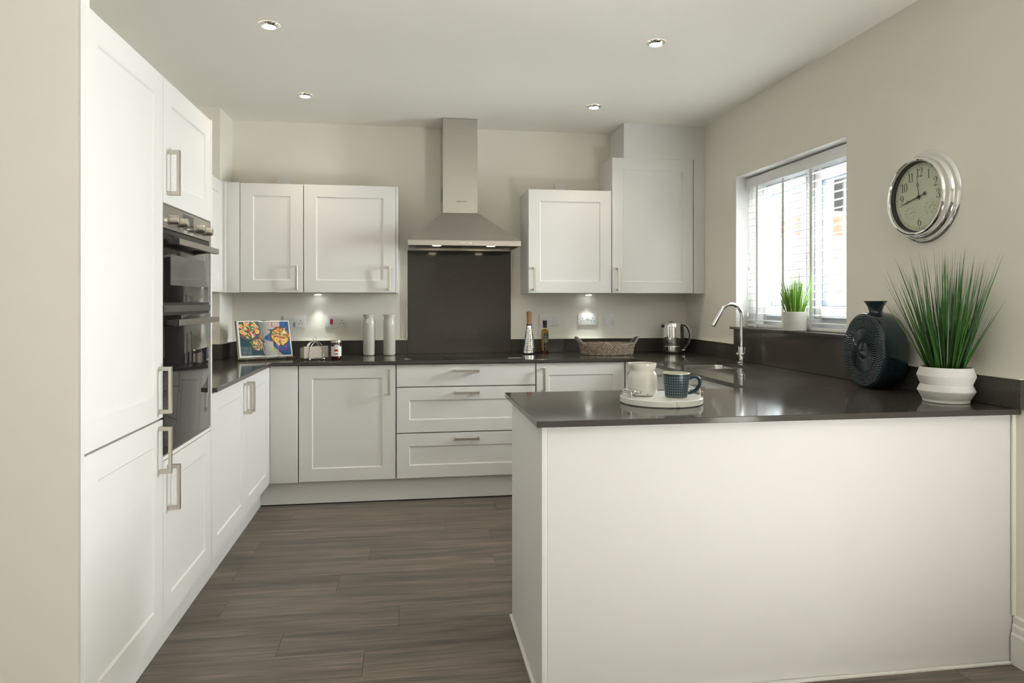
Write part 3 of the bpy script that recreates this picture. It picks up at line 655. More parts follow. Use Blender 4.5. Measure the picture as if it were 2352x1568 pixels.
for i, (b0, b1) in enumerate(((-.027, -.013), (-.012, -.001), (0, .006), (.0195, .0285))):
    w = .082 + .004 * (i % 2); zt = .088 - .003 * i; hb = (b1 - b0) / 2; cb = (b0 + b1) / 2
    prof = [(hb * math.cos(q) if True else 0, hb * math.sin(q)) for q in [math.pi * k / 6 for k in range(7)]]
    poly = [(cb + p, zt - hb + q) for p, q in prof] + [(cb - hb, .014), (cb + hb, .014)]
    mb = MB(); rings = []
    for k in range(13):
        s = -1 + 2 * k / 12; wob = .0012 * math.sin(k * 2.1)
        rings.append([K(s * w, p + wob, q + .0015 * math.sin(k * 1.3 + i)) for p, q in poly])
    mb.loops(rings)
    o = obj('folded_napkin', mb, 'napkin', bevel=.001, seg=1, world=False); o.location = (kx, ky, ZT); o.rotation_euler = (0, 0, rot); tag(o, 'folded oatmeal linen napkin standing in the chrome rack', 'napkin', 'folded napkins in the wire rack')

# ---------------------------------------------------------------- cookbook on a wire stand
bc = Vector((-.063, -.385, ZT + .012)); th = math.atan2(.16, .33); tilt = math.radians(20)
bu = Vector((math.cos(th), math.sin(th), 0)); bback = Vector((-math.sin(th), math.cos(th), 0))
bv = (Vector((0, 0, 1)) * math.cos(tilt) + bback * math.sin(tilt)); bn = (-bback * math.cos(tilt) + Vector((0, 0, 1)) * math.sin(tilt))
BK = lambda u, v, w: bc + bu * u + bv * v + bn * w
BWd, BHt = .168, .247
def page_w(u, left):       # the page surface lifts from the gutter and drops to the fore edge
    q = min(1, max(0, abs(u) / BWd)); h = (.024 if left else .017)
    return .004 + h * (1 - (1 - min(1, q * 3.2)) ** 2) * (1 - .35 * q)
t = thing('cookbook', 'open cookbook showing colourful food photographs leaning on a stand', 'book', tuple(bc))
for left in (True, False):
    sg = -1 if left else 1; pc = obj('cover_board', MB().box(0, sg * (BWd + .006), -.003, BHt + .005, -.0035, 0, lambda a, b, c: BK(a, b, c)), 'paintsatin', t, paint=lambda p: ((.015, .10, .12), (.62, .55, .28), (.75, .74, .70))[int(((p - bc).dot(bv)) * 90 + 50) % 3])
    N = 26; mb = MB(); us = [BWd * k / N for k in range(N + 1)]
    prof = [(sg * u, page_w(u, left)) for u in us] + [(sg * (BWd + .001), .0005), (0, .0005)]
    mb.prism(prof, lambda p, q, tt: BK(p, tt, q), 0, BHt); obj('page_block', mb, 'paper', t)
def spr(seed):
    r = random.Random(seed); return [(r.random(), r.random(), r.random(), r.random()) for _ in range(420)]
SP1, SP2, SP3 = spr(1), spr(2), spr(3)
def food(x, y, cx, cy, rad, sp, kind):
    d = math.hypot(x - cx, y - cy) / rad
    base = (.22, .10, .02) if kind == 'pan' else (.045, .055, .04)
    col = base
    for a, b, c, e in sp:
        rr = math.sqrt(a) * rad * .93; an = b * 6.283; px, py = cx + rr * math.cos(an), cy + rr * math.sin(an); s = rad * (.035 + .07 * e)
        q = math.hypot((x - px), (y - py)) / s
        if q < 1:
            if kind == 'pan': col = ((.75, .30, .03), (.60, .10, .03), (.80, .55, .10), (.16, .22, .04), (.80, .62, .35), (.35, .12, .03))[int(c * 6)]
            else: col = ((.70, .05, .03), (.75, .65, .55), (.10, .22, .04), (.80, .45, .12), (.55, .50, .40), (.05, .10, .05))[int(c * 6)]
            if c * 6 % 1 > .75: col = tuple(v * .6 for v in col)
    return col
def prawn(x, y, cx, cy, r):
    d = math.hypot(x - cx, y - cy)
    if .42 * r < d < r: return (.85, .58, .22) if d < .85 * r else (.80, .35, .10)
    if d <= .42 * r: return (.55, .35, .12)
    return None
def paint_left(x, y):      # x 0..1 from outer edge to the gutter, y 0..1 bottom to top, in page widths
    yy = y * 1.47
    if x < .06 or y < .045 or y > .97: return (.80, .79, .76)
    n = math.sin(x * 91 + math.sin(y * 57) * 3) * math.sin(y * 83 + x * 31)
    col = (.012 + .02 * max(0, n), .055 + .03 * max(0, n), .085 + .03 * max(0, n))
    if y > .52 and x > .78: col = (.20 + .08 * n, .21 + .08 * n, .21 + .08 * n)
    if .46 < y < .60 and x > .45 and n > .1: col = (.24, .24, .23)
    if (y < .30 and x < .45) and math.sin(x * 140 + y * 60) * math.sin(y * 200 - x * 40) > .62: col = (.62, .64, .62)
    for (cx, cy, rad, sp, k) in ((.42, 1.11, .44, SP1, 'salad'), (.70, .50, .27, SP2, 'salad')):
        d = math.hypot(x - cx, yy - cy)
        if d < rad:
            col = (.03, .035, .04)
            if rad * .95 > d > rad * .88: col = (.14, .16, .18)
            if d < rad * .86: col = food(x, yy, cx, cy, rad * .84, sp, k)
    for px, py, r in ((.17, 1.02, .085), (.33, 1.33, .08), (.62, 1.30, .085), (.72, 1.02, .085), (.13, 1.25, .08), (.62, .56, .06), (.28, .95, .06)):
        c = prawn(x, yy, px, py, r)
        if c: col = c
    for px, py, r in ((.47, 1.22, .06), (.80, 1.16, .05), (.55, 1.36, .05), (.45, .60, .05)):
        if math.hypot((x - px) * .7, yy - py) < r * .7: col = (.06, .32, .04)
    if abs((x - .86) - (.5 - yy) * .28) < .022 and .08 < yy < .55: col = (.55, .28, .08)
    if math.hypot(x - .88, (yy - .78) * 1.3) < .085: col = (.42, .17, .05)
    return col
def paint_right(x, y):     # x 0..1 from the gutter to the outer edge
    yy = y * 1.47
    if x > .955 or y < .045 or y > .97: return (.82, .81, .78)
    n = math.sin(x * 71 + math.sin(y * 47) * 3) * math.sin(y * 63 + x * 27)
    col = (.52 + .06 * n, .48 + .06 * n, .45 + .06 * n)
    blue = (.015 + .02 * max(0, n), .10 + .05 * max(0, n), .32 + .10 * n)
    if x > .62 and y > .62: col = (.03, .12 + .04 * n, .36 + .1 * n)
    if x > .80: col = blue
    if yy < .62 and x > .12 + (.62 - yy) * .9 and x > .3: col = blue
    if .62 < yy < 1.12 and x < .35 and (x > .1 + .12 * math.sin(yy * 14)): col = (.06, .16, .34)
    if x < .5 and yy < .55 and x < .1 + (.75 - yy) * .55: col = (.50, .52, .52) if n < .3 else (.62, .62, .60)
    if math.hypot(x - .27, (yy - .30) * 1.5) < .085: col = (.60, .58, .12)
    cx, cy, rad = .60, .83, .39; d = math.hypot(x - cx, yy - cy)
    for hx, hy, s in ((.46, 1.30, 1), (.62, .36, -1)):
        q = max(abs(x - hx) / .17, abs(yy - hy) / .10)
        if .82 < q < 1.0: col = (.62, .04, .10)
    if d < rad:
        col = (.05, .035, .02)
        if d < rad * .93: col = food(x, yy, cx, cy, rad * .92, SP3, 'pan')
        for px, py, r in ((.44, .68, .10), (.72, .62, .10), (.50, .50, .06)):
            c = prawn(x, yy, px, py, r)
            if c: col = c
        for px, py in ((.45, .55), (.83, .70), (.66, .52)):
            if math.hypot((x - px), (yy - py) * .7) < .045: col = (.72, .62, .10)
        if abs((yy - .84) + (x - .6) * .16) < .022 and abs(x - .56) < .24: col = (.62, .36, .20)
        if abs((yy - 1.0) - (x - .72) * 1.9) < .04 and x > .62: col = (.70, .50, .30)
        if math.hypot(x - .76, (yy - .98) * .8) < .05: col = (.78, .74, .62)
    return col
for left in (True, False):
    sg = -1 if left else 1; NU, NV = 96, 140; mb = MB()
    rings = []
    for j in range(NV + 1):
        v = BHt * (.004 + .992 * j / NV); rings.append([BK(sg * BWd * (.004 + .990 * i / NU), v, page_w(BWd * (.004 + .990 * i / NU), left) + .0005) for i in range(NU + 1)])
    mb.loops(rings, False, False, closed=False)
    def pt_(p, left=left):
        d = p - bc; u = abs(d.dot(bu)) / BWd; v = d.dot(bv) / BHt
        return paint_left(1 - u, v) if left else paint_right(u, v)
    obj('printed_page', mb, 'paint', t, paint=pt_)
t = thing('book_stand', 'chrome wire cookbook stand with two upright page holders', 'book stand', (bc.x, bc.y, ZT))
for u in (-.012, .072):
    obj('page_holder', MB().tube([BK(u, -.006, -.006), BK(u, -.006, .030), BK(u, .0, .036), BK(u, .075, .034), BK(u, .082, .0335)], .0017, 8).ball(BK(u, .084, .0335), .004, 10, 6), 'chrome', t)
zf = lambda p: Vector((p.x, p.y, ZT + .003))
obj('base_rail', MB().tube([BK(-.13, -.0065, -.004), BK(.13, -.0065, -.004)], .0018, 8), 'chrome', t)
obj('base_rail', MB().tube([BK(-.13, -.0065, .026), BK(.13, -.0065, .026)], .0018, 8), 'chrome', t)
for u in (-.12, .12):
    f0 = zf(BK(u, -.0065, .026)); r0 = f0 + bback * .17
    obj('stand_leg', MB().tube([BK(u, -.0065, .026), f0 + Vector((0, 0, .001)), f0 + bback * .02, r0, BK(u, .19, -.008)], .0018, 8), 'chrome', t)
    obj('back_rest', MB().tube([BK(u, -.0065, -.0065), BK(u, .21, -.0065)], .0018, 8), 'chrome', t)

# ---------------------------------------------------------------- right of the hob
gx, gy = 1.714, -.130
t = thing('cone_grater', 'conical steel grater with wooden handle beside the hob', 'grater', (gx, gy, ZT))
gp = [(.052, .006), (.0515, .012), (.019, .205), (.0185, .209)]
obj('cone', MB().lathe(gp, (gx, gy, ZT), 48), 'chrome', t)
obj('base_ring', MB().lathe([(.050, 0), (.0555, .001), (.0560, .005), (.053, .008), (.050, .008)], (gx, gy, ZT), 48), 'black', t)
obj('wooden_handle', MB().lathe([(.0185, .209), (.0165, .230), (.0165, .255), (.0185, .280), (.0195, .293), (.0180, .301), (.010, .305), (.002, .3055)], (gx, gy, ZT), 36), 'wood', t)
obj('ferrule', MB().lathe([(.0192, .203), (.0197, .206), (.0197, .211), (.0188, .213)], (gx, gy, ZT), 36), 'blacksatin', t)
mb = MB(); mb2 = MB(); ga = math.atan2(-5.05 + .13, .83 - 1.714)
for j in range(13):
    z = .026 + j * .0128; r = .0515 + (.019 - .0515) * (z - .012) / (.205 - .012); nh = 5 if j < 7 else 4 if j < 10 else 3
    for i in range(nh):
        a = ga - .12 + (i - (nh - 1) / 2 + (.5 if j % 2 else 0)) * .0118 / r; c = Vector((gx + r * math.cos(a), gy + r * math.sin(a), ZT + z)); nn = Vector((math.cos(a), math.sin(a), .16)).normalized(); tt = Vector((-math.sin(a), math.cos(a), 0)); uu = nn.cross(tt)
        P = [c + nn * .0007 + tt * (.0032 * math.cos(q)) + uu * (.0032 * math.sin(q)) for q in [2 * math.pi * k / 10 for k in range(10)]]; mb.f([mb.v(p) for p in P])
        mb2.ellipsoid(c + uu * .0026 + nn * .0012, (tt * .0036, uu * .0016, nn * .0020), 8, 4)
obj('grating_holes', mb, 'dark', t, kind='stuff', recalc=False); obj('grating_teeth', mb2, 'chrome', t, kind='stuff')
ox, oy = 1.829, -.135
t = thing('oil_bottle', 'slim square bottle of golden oil with black cap and label', 'bottle', (ox, oy, ZT))
def rr_rings(prof, cx, cy, z0, r0=.006, a=.14): 
    out = []
    for h, z, r in prof:
        P = rrect(-h, h, -h, h, min(r, h * .98), 4); ca, sa = math.cos(a), math.sin(a)
        out.append([(cx + x * ca - y * sa, cy + x * sa + y * ca, z0 + z) for x, y in P])
    return out
obj('glass_body', MB().loops(rr_rings([(.019, 0, .006), (.0225, .003, .007), (.0225, .160, .007), (.0215, .168, .008), (.016, .174, .010), (.0135, .177, .0125), (.0135, .186, .0128)], ox, oy, ZT)), 'oil', t)
obj('dark_foot', MB().loops(rr_rings([(.0226, .001, .007), (.0228, .004, .007), (.0228, .020, .007), (.0226, .022, .007)], ox, oy, ZT)), 'jam', t)
obj('collar', MB().lathe([(.0142, .181), (.0145, .182), (.0145, .185), (.0142, .186)], (ox, oy, ZT), 28), 'white_plastic', t)
obj('cap', MB().lathe([(.0140, .1865), (.0148, .188), (.0148, .208), (.0140, .210), (.0158, .213), (.0158, .238), (.0145, .240), (.002, .2402)], (ox, oy, ZT), 28), 'black', t)
ca, sa = math.cos(.14), math.sin(.14); LBm = lambda a, z, o: (ox + a * ca + (.0227 + o) * sa, oy + a * sa - (.0227 + o) * ca, ZT + z)
mb = MB(); NN = 30; rings = [[LBm(-.0165 + .033 * i / 20, .022 + .126 * j / 80, .0004) for i in range(21)] for j in range(81)]
mb.loops(rings, False, False, closed=False)
def oil_paint(p):
    d = Vector((p.x - ox, p.y - oy, 0)); a = d.x * ca + d.y * sa; z = p.z - ZT
    col = (.012, .011, .009)
    if (a / .005) ** 2 + ((z - .138) / .005) ** 2 < 1: col = (.30, .24, .06)
    if .122 < z < .129 and abs(a) < .011: col = (.40, .38, .33) if math.sin(a * 2400) > -.4 else col
    if .080 < z < .116 and abs(a) < .012 and math.sin(a * 520 + z * 300) * math.sin(z * 420 - a * 200) > .12: col = (.45, .40, .18) if a > -.002 else (.45, .44, .40)
    if .064 < z < .078 and abs(a) < .008 and math.sin(z * 900) > 0: col = (.14, .11, .03)
    if .046 < z < .060 and abs(a) < .012 and math.sin(z * 2200) > .2: col = (.20, .19, .17)
    if .030 < z < .044 and abs(a - .002) < .005: col = (.22, .18, .05)
    return col
obj('label', mb, 'paintsatin', t, paint=oil_paint)
# basket
qx, qy = 2.255, -.262; qa, qb = .195, .135
t = thing('wicker_basket', 'oval plaited wicker basket with two grey rope handles', 'basket', (qx, qy, ZT))
mb = MB(); seg = 56
def oval(s, a): return Vector((qx + qa * s * math.cos(a), qy + qb * s * math.sin(a), 0))
for row in range(3):
    z = ZT + .020 + row * .021; s0 = .955 + .020 * row
    for half in (0, 1):
        for i in range(seg):
            a = 2 * math.pi * (i + .5 * half) / seg; c = oval(s0 + .008, a); tn = (oval(s0, a + .01) - oval(s0, a - .01)).normalized(); nn = Vector((tn.y, -tn.x, 0))
            dirn = (tn * 1.0 + Vector((0, 0, .62 if half == 0 else -.62))).normalized(); side = dirn.cross(nn)
            mb.ellipsoid(c + Vector((0, 0, z + (-.005 if half == 0 else .005))) + nn * R.uniform(-.001, .001), (dirn * R.uniform(.0125, .0145), side * R.uniform(.0055, .0068), nn * .0055), 7, 5)
for k in range(90):
    a = 2 * math.pi * k / 90; c = oval(.955, a); tn = (oval(1, a + .01) - oval(1, a - .01)).normalized(); nn = Vector((tn.y, -tn.x, 0))
    mb.ellipsoid(c + Vector((0, 0, ZT + .0062)), (tn * .009, Vector((0, 0, .006)), nn * .006), 6, 4)
    c = oval(1.0, a); mb.ellipsoid(c + Vector((0, 0, ZT + .0775)), ((tn + Vector((0, 0, .5))).normalized() * .0105, Vector((0, 0, .005)), nn * .0055), 6, 4)
obj('plaited_wall', mb, 'wicker', t, kind='stuff')
mb = MB(); mb.loops([[oval(.93, 2 * math.pi * i / 48) + Vector((0, 0, ZT + .002)) for i in range(48)], [oval(.93, 2 * math.pi * i / 48) + Vector((0, 0, ZT + .008)) for i in range(48)]]); obj('woven_base', mb, 'wicker', t)
mb = MB(); mb.loops([[oval(.945, 2 * math.pi * i / 56) + Vector((0, 0, ZT + .006)) for i in range(56)], [oval(.985, 2 * math.pi * i / 56) + Vector((0, 0, ZT + .078)) for i in range(56)], [oval(.955, 2 * math.pi * i / 56) + Vector((0, 0, ZT + .078)) for i in range(56)], [oval(.92, 2 * math.pi * i / 56) + Vector((0, 0, ZT + .006)) for i in range(56)]], False, False); obj('inner_lining', mb, 'wicker', t)
for sg in (-1, 1):
    ex = qx + sg * qa; P = [(ex - sg * .012, qy - .048, ZT + .070), (ex + sg * .004, qy - .044, ZT + .092), (ex + sg * .024, qy - .030, ZT + .114), (ex + sg * .034, qy, ZT + .122), (ex + sg * .024, qy + .030, ZT + .114), (ex + sg * .004, qy + .044, ZT + .092), (ex - sg * .012, qy + .048, ZT + .070)]
    obj('rope_handle', MB().tube(catmull(P, 6), .0085, 10), 'rope', t)
# kettle
kx, ky = 2.768, -.212
t = thing('kettle', 'polished steel jug kettle with black handle in the corner', 'kettle', (kx, ky, ZT))
obj('base', MB().lathe([(.070, 0), (.0725, .002), (.0725, .007), (.070, .009)], (kx, ky, ZT), 48), 'black', t)
prof = [(.060, .009), (.0665, .010), (.0680, .014), (.0680, .020), (.0655, .022), (.0655, .025), (.0690, .027), (.0695, .031), (.0690, .036), (.0655, .038), (.0655, .041), (.0690, .043), (.0695, .048), (.0685, .052), (.0662, .054), (.0662, .060), (.0675, .063), (.0670, .12), (.0655, .19), (.0640, .214), (.0605, .221), (.045, .2245), (.003, .2255)]
bd = obj('jug', MB().lathe(prof, (kx, ky, ZT), 64), 'chrome', t)
rt, aw = RT(math.radians(21.9)); KP = lambda a, b, z: Vector((kx, ky, ZT + z)) + rt * a + aw * b
obj('lid_knob', MB().lathe([(.015, .2235), (.016, .226), (.010, .229), (.002, .2295)], (kx - .012, ky, ZT), 24), 'black', t)
obj('spout', MB().tube([KP(-.060, 0, .197), KP(-.080, 0, .199)], [.012, .0115], 16), 'blacksatin', t)
hs = catmull([(.0665, .208), (.086, .205), (.108, .180), (.120, .145), (.122, .115), (.112, .078), (.092, .050), (.076, .040)], 6)
def strap(mb, P, hw, t0, t1):
    rings = []
    for i, (a, z) in enumerate(P):
        a0, z0 = P[max(0, i - 1)]; a1, z1 = P[min(len(P) - 1, i + 1)]; L = math.hypot(a1 - a0, z1 - z0) or 1; nx, nz = (z1 - z0) / L, -(a1 - a0) / L
        nx, nz = -nx, -nz
        rings.append([KP(a + nx * t0, -hw, z + nz * t0), KP(a + nx * t0, hw, z + nz * t0), KP(a + nx * t1, hw, z + nz * t1), KP(a + nx * t1, -hw, z + nz * t1)])
    return mb.loops(rings)
h = obj('handle', strap(MB(), hs, .012, -.007, .005), 'black', t, bevel=.002); obj('handle_trim', strap(MB(), [(a, z) for a, z in hs[2:-2]], .0125, .0045, .0065), 'chrome', h)
obj('handle_mount', MB().prism([(.062, .036), (.077, .036), (.079, .1), (.077, .205), (.062, .213)], lambda p, q, s: KP(p, s, q), -.013, .013), 'black', t, bevel=.003)
obj('water_gauge', MB().prism([(.0785, .075), (.0805, .075), (.0805, .175), (.0785, .175)], lambda p, q, s: KP(p, s, q), -.005, .005), 'greyglass', t)
obj('switch_lever', MB().prism([(.066, .020), (.088, .021), (.089, .026), (.066, .028)], lambda p, q, s: KP(p, s, q), -.008, .008), 'chrome', t, bevel=.001)
# tap
tx, ty = 2.872, -1.062
t = thing('kitchen_tap', 'tall chrome swan-neck tap with two levers behind the sink', 'tap', (tx, ty, ZT))
obj('base', MB().lathe([(.026, 0), (.0265, .003), (.0245, .006), (.0185, .008), (.0180, .090), (.0165, .096), (.013, .098)], (tx, ty, ZT), 32), 'chrome', t)
sp = [(tx, ty, ZT + z) for z in (.095, .16, .22, .285)] + [(tx - .07 + .07 * math.cos(a), ty, ZT + .29 + .07 * math.sin(a)) for a in [math.radians(k * 10) for k in range(1, 16)]]
l = Vector(sp[-1]); sp += [l + Vector((-.5, 0, -.866)) * d for d in (.03, .06, .10)]
obj('swan_neck', MB().tube(sp, .0118, 18), 'chrome', t)
e = Vector(sp[-1]); obj('aerator', MB().tube([e - Vector((-.5, 0, -.866)) * .004, e + Vector((-.5, 0, -.866)) * .012], .0128, 18), 'chrome', t)
for sg in (-1, 1):
    lv = obj('valve', MB().tube([(tx, ty + sg * .012, ZT + .050), (tx, ty + sg * .030, ZT + .050), (tx, ty + sg * .031, ZT + .050), (tx, ty + sg * .046, ZT + .050)], [.011, .011, .0145, .0145], 20), 'chrome', t)
    obj('lever', MB().tube([(tx, ty + sg * .040, ZT + .060), (tx, ty + sg * .041, ZT + .100)], .0038, 10), 'chrome', lv)
# tray, jar and mug
cx, cy = 1.773, -2.582; TR = .152; rt, aw = RT(math.radians(20.9)); CT = lambda r, f, z: Vector((cx, cy, ZT + z)) + rt * (r * math.cos(f)) + aw * (r * math.sin(f))
t = thing('marble_tray', 'round white marble tray with chrome rails on the peninsula', 'tray', (cx, cy, ZT))
obj('slab', MB().lathe([(.004, 0), (TR - .004, 0), (TR, .003), (TR, .021), (TR - .002, .0238), (TR - .006, .0245), (.004, .0245)], (cx, cy, ZT), 72), 'marble', t)
def arc(r, f0, f1, z, n=18): return [CT(r, f0 + (f1 - f0) * i / n, z) for i in range(n + 1)]
for base in (180, 0):
    q = lambda d: math.radians(base + d)
    obj('rail', MB().tube(arc(TR - .010, q(-8), q(60), .050), .0033, 10), 'chrome', t)
    obj('rail', MB().tube(arc(TR - .003, q(-5), q(38), .044), .0030, 10), 'chrome', t)
    obj('rail', MB().tube(arc(TR - .018, q(-12), q(70), .044), .0030, 10), 'chrome', t)
    for d in (4, 42): obj('rail_post', MB().tube([CT(TR - .010, q(d), .0235), CT(TR - .010, q(d), .050)], .0042, 12), 'chrome', t)
ZR = ZT + .0247
ax, ay = 1.706, -2.563
t = thing('storage_jar', 'cream glazed jar with flared open rim on the marble tray', 'jar', (ax, ay, ZR))
obj('jar', MB().lathe([(.003, 0), (.040, 0), (.047, .003), (.054, .012), (.0565, .025), (.0570, .060), (.0555, .074), (.0500, .086), (.0465, .092), (.0460, .095), (.0510, .106), (.0540, .117), (.0540, .1195), (.0525, .1205), (.0505, .119), (.0445, .097), (.0500, .078), (.0520, .05), (.050, .02), (.003, .016)], (ax, ay, ZR), 64), 'cream', t)
obj('contents', MB().lathe([(.0450, .088), (.0449, .093), (.002, .094)], (ax, ay, ZR), 40), mat('brown_contents', (.30, .15, .06), .9, noise=((300, 300, 300), .3)), t)
mx, my = 1.812, -2.632
t = thing('patterned_mug', 'dark blue mug with pale dotted pattern on the marble tray', 'mug', (mx, my, ZR))
mh = .089
def mug_r(z): return .0395 + (.0485 - .0395) * min(1, max(0, z) / mh) ** .9
rings = [(.003, 0), (.034, 0)] + [(.0375, .002)] + [(mug_r(.004 + (mh - .004) * k / 56), .004 + (mh - .004) * k / 56) for k in range(57)] + [(.0478, mh + .0012), (.0462, mh + .0008), (.0445, mh - .006), (.036, .010), (.003, .008)]
def mug_paint(p):
    d = Vector((p.x - mx, p.y - my, 0)); z = p.z - ZR; r = d.length
    if z > mh - .002 or r < mug_r(z) - .0012: return (.58, .56, .44)
    if z > mh - .0075 or z < .004: return (.016, .036, .05)
    a = math.atan2(d.y, d.x); u = a / (2 * math.pi) * 32; v = (z - .004) / .0095; du_ = u - round(u); dv_ = v - round(v)
    du2 = (u + .5) - round(u + .5); dv2 = (v + .5) - round(v + .5)
    q = abs(du_) + abs(dv_)
    s = max(0, 1 - math.hypot(du_, dv_) / .60); s = min(1, s * 2.6)
    light = (.19, .25, .26); dk = (.015, .035, .05); return tuple(light[i] * (1 - s) + dk[i] * s for i in range(3))
obj('cup', MB().lathe(rings, (mx, my, ZR), 256), 'paintsatin', t, paint=mug_paint)
rt2, aw2 = RT(math.radians(22.1)); MG = lambda a, z: Vector((mx, my, ZR + z)) + rt2 * a
obj('handle', MB().tube(catmull([MG(.046, .068), MG(.056, .075), MG(.070, .076), MG(.081, .068), MG(.083, .052), MG(.074, .034), MG(.058, .021), MG(.0415, .016)], 7), [.0058] * 50, 12), mat('mug_glaze', (.016, .036, .05), .3, coat=.2, noise=((40, 40, 40), .1)), t)

# ---------------------------------------------------------------- vase
vx0, vx1, vy, vz = 2.797, 2.917, -2.303, 1.063; va, vb = .140, .166
t = thing('moon_vase', 'dark teal disc-shaped vase with radiating grooves and flared neck', 'vase', ((vx0 + vx1) / 2, vy, ZT))
zb = -(vz - ZT)
def vloop(s, x, n=120):
    P = []
    for i in range(n):
        a = 2 * math.pi * i / n; y = va * s * math.cos(a); z = vb * s * math.sin(a); P.append((x, vy + y, vz + max(z, zb * (s if s < 1 else 1)) if s >= .97 else vz + z))
    return P
edge = [(.93, 0), (.97, .003), (.99, .009), (1., .02), (1.005, .06), (1., .10), (.985, .113), (.95, .119), (.5, .120)]
mb = MB(); mb.loops([[(x, y, max(z, ZT)) for x, y, z in vloop(s, vx0 + d)] for s, d in edge], cap0=False); obj('body', mb, 'teal', t)
# carved front: rings of radial grooves round a smooth boss
mb = MB(); NR, NA = 60, 560; rings = []
for j in range(NR + 1):
    s = .01 + .92 * j / NR; ring = []
    for i in range(NA):
        a = 2 * math.pi * i / NA; h = 0
        if s < .24: h = .004 * math.cos(s / .24 * math.pi / 2)
        elif s < .30: h = -.002
        elif s < .58: h = .0042 * abs(math.sin(a * 28)) ** .8 + .0015 * math.sin((s - .30) / .28 * math.pi)
        elif s < .60: h = -.001
        else: h = .0048 * abs(math.sin(a * 34 + (1.57 if int((s - .6) / .055) % 2 else 0))) ** .8 * abs(math.sin((s - .6) / .055 * math.pi)) ** .4
        z = vz + vb * s * math.sin(a); ring.append((vx0 + .001 - h, vy + va * s * math.cos(a), max(z, ZT + .004)))
    rings.append(ring)
rings.append([(vx0 + .0005, y, max(z, ZT + .003)) for _, y, z in vloop(.935, 0, NA)])
mb.loops(rings); obj('carved_face', mb, 'teal', t)
vm = ((vx0 + vx1) / 2, vy, 0)
obj('neck', MB().lathe([(.040, 1.205), (.032, 1.222), (.0285, 1.230), (.0275, 1.238), (.0310, 1.252), (.0400, 1.268), (.0465, 1.275), (.0465, 1.278), (.0440, 1.2785), (.034, 1.262), (.024, 1.240), (.022, 1.215)], vm, 48, False, False), 'teal', t)

# ---------------------------------------------------------------- potted grasses
def blade(mb, base, dirn, L, bend, w, n=7):
    d = dirn.normalized(); side = d.cross(Vector((R.uniform(-1, 1), R.uniform(-1, 1), .2))).normalized(); p = Vector(base); out = Vector((d.x, d.y, 0)); rings = []
    for k in range(n + 1):
        t_ = k / n; ww = w * (1 - t_ ** 2.2) + .00015; nn = d.cross(side)
        rings.append([p - side * ww, p + nn * ww * .35, p + side * ww]); p = p + d * (L / n); d = (d + out * bend / n - Vector((0, 0, bend * .35 / n))).normalized()
    mb.loops(rings, False, False, closed=False)
def grass(t, cx, cy, z0, rad, nb, hmin, hmax, spread, w, cols, xmax, seed, bend=.25):
    global R
    R = random.Random(seed); mb = MB(); marks = []
    for i in range(nb):
        a = R.uniform(0, 6.283); rr = rad * math.sqrt(R.random()); lean = spread * (rr / rad) * R.uniform(.35, 1.15) + R.uniform(-.12, .12)
        L = (hmin + (hmax - hmin) * R.random() ** .75) * (1 if R.random() < .75 else .65); b = (cx + rr * math.cos(a), cy + rr * math.sin(a), z0); d = Vector((math.cos(a) * lean, math.sin(a) * lean, 1)).normalized()
        tip = b[0] + d.x * L * (1 + bend * .5)
        if tip > xmax: d = Vector((max(0, (xmax - b[0]) / L) * .75, d.y, d.z)).normalized(); bd_ = 0.02
        else: bd_ = bend * R.uniform(0, 1)
        s0 = len(mb.bm.verts); blade(mb, b, d, L, bd_, w * R.uniform(.6, 1.25)); marks.append((s0, len(mb.bm.verts), cols[int(R.random() * len(cols))], R.uniform(.75, 1.2)))
    bm = mb.bm; bm.verts.ensure_lookup_table(); cs = [None] * len(bm.verts)
    for s0, s1, c, k in marks:
        for q in range(s0, s1):
            f = (q - s0) / max(1, s1 - s0); tipc = (.18, .12, .06); m_ = max(0, (f - .82) / .18) * .6; cs[q] = tuple((c[z] * k) * (1 - m_) + tipc[z] * m_ for z in range(3))
    off = wloc(t); bmesh.ops.translate(bm, verts=bm.verts, vec=-off); me = bpy.data.meshes.new('grass_blades'); bm.to_mesh(me); bm.free()
    ca_ = me.color_attributes.new('Col', 'FLOAT_COLOR', 'POINT'); buf = []
    for c in cs: buf += [*c, 1.]
    ca_.data.foreach_set('color', buf); me.polygons.foreach_set('use_smooth', [True] * len(me.polygons)); me.materials.append(M['grass'])
    o = bpy.data.objects.new('grass_blades', me); C.objects.link(o); o.parent = t; o['kind'] = 'stuff'
px, py = 2.838, -2.722
t = thing('potted_grass', 'tall green ornamental grass in a white ridged pot on the worktop', 'plant', (px, py, ZT))
obj('ridged_pot', MB().lathe([(.004, 0), (.0755, 0), (.0770, .002), (.0770, .010), (.0800, .014), (.0945, .040), (.0950, .043), (.0850, .065), (.0850, .067), (.0960, .095), (.0965, .099), (.0870, .126), (.0860, .130), (.0840, .1305), (.0825, .127), (.0905, .099), (.080, .066), (.004, .06)], (px, py, ZT), 72), 'potwhite', t, smooth=.35)
obj('soil', MB().lathe([(.082, .108), (.0815, .112), (.003, .115)], (px, py, ZT), 40), mat('dark_soil', (.02, .015, .01), 1., noise=((200, 200, 200), .4)), t)
grass(t, px, py, ZT + .110, .056, 330, .20, .475, .43, .0027, [(.035, .12, .02), (.05, .17, .03), (.025, .085, .022), (.09, .22, .045), (.06, .13, .05), (.03, .10, .015)], W - .006, 11)
sx_, sy_ = 2.962, -1.497
t = thing('potted_grass', 'small bright green grass in a grey patterned pot on the window sill', 'plant', (sx_, sy_, 1.1145))
pr_, ph_ = .0625, .106
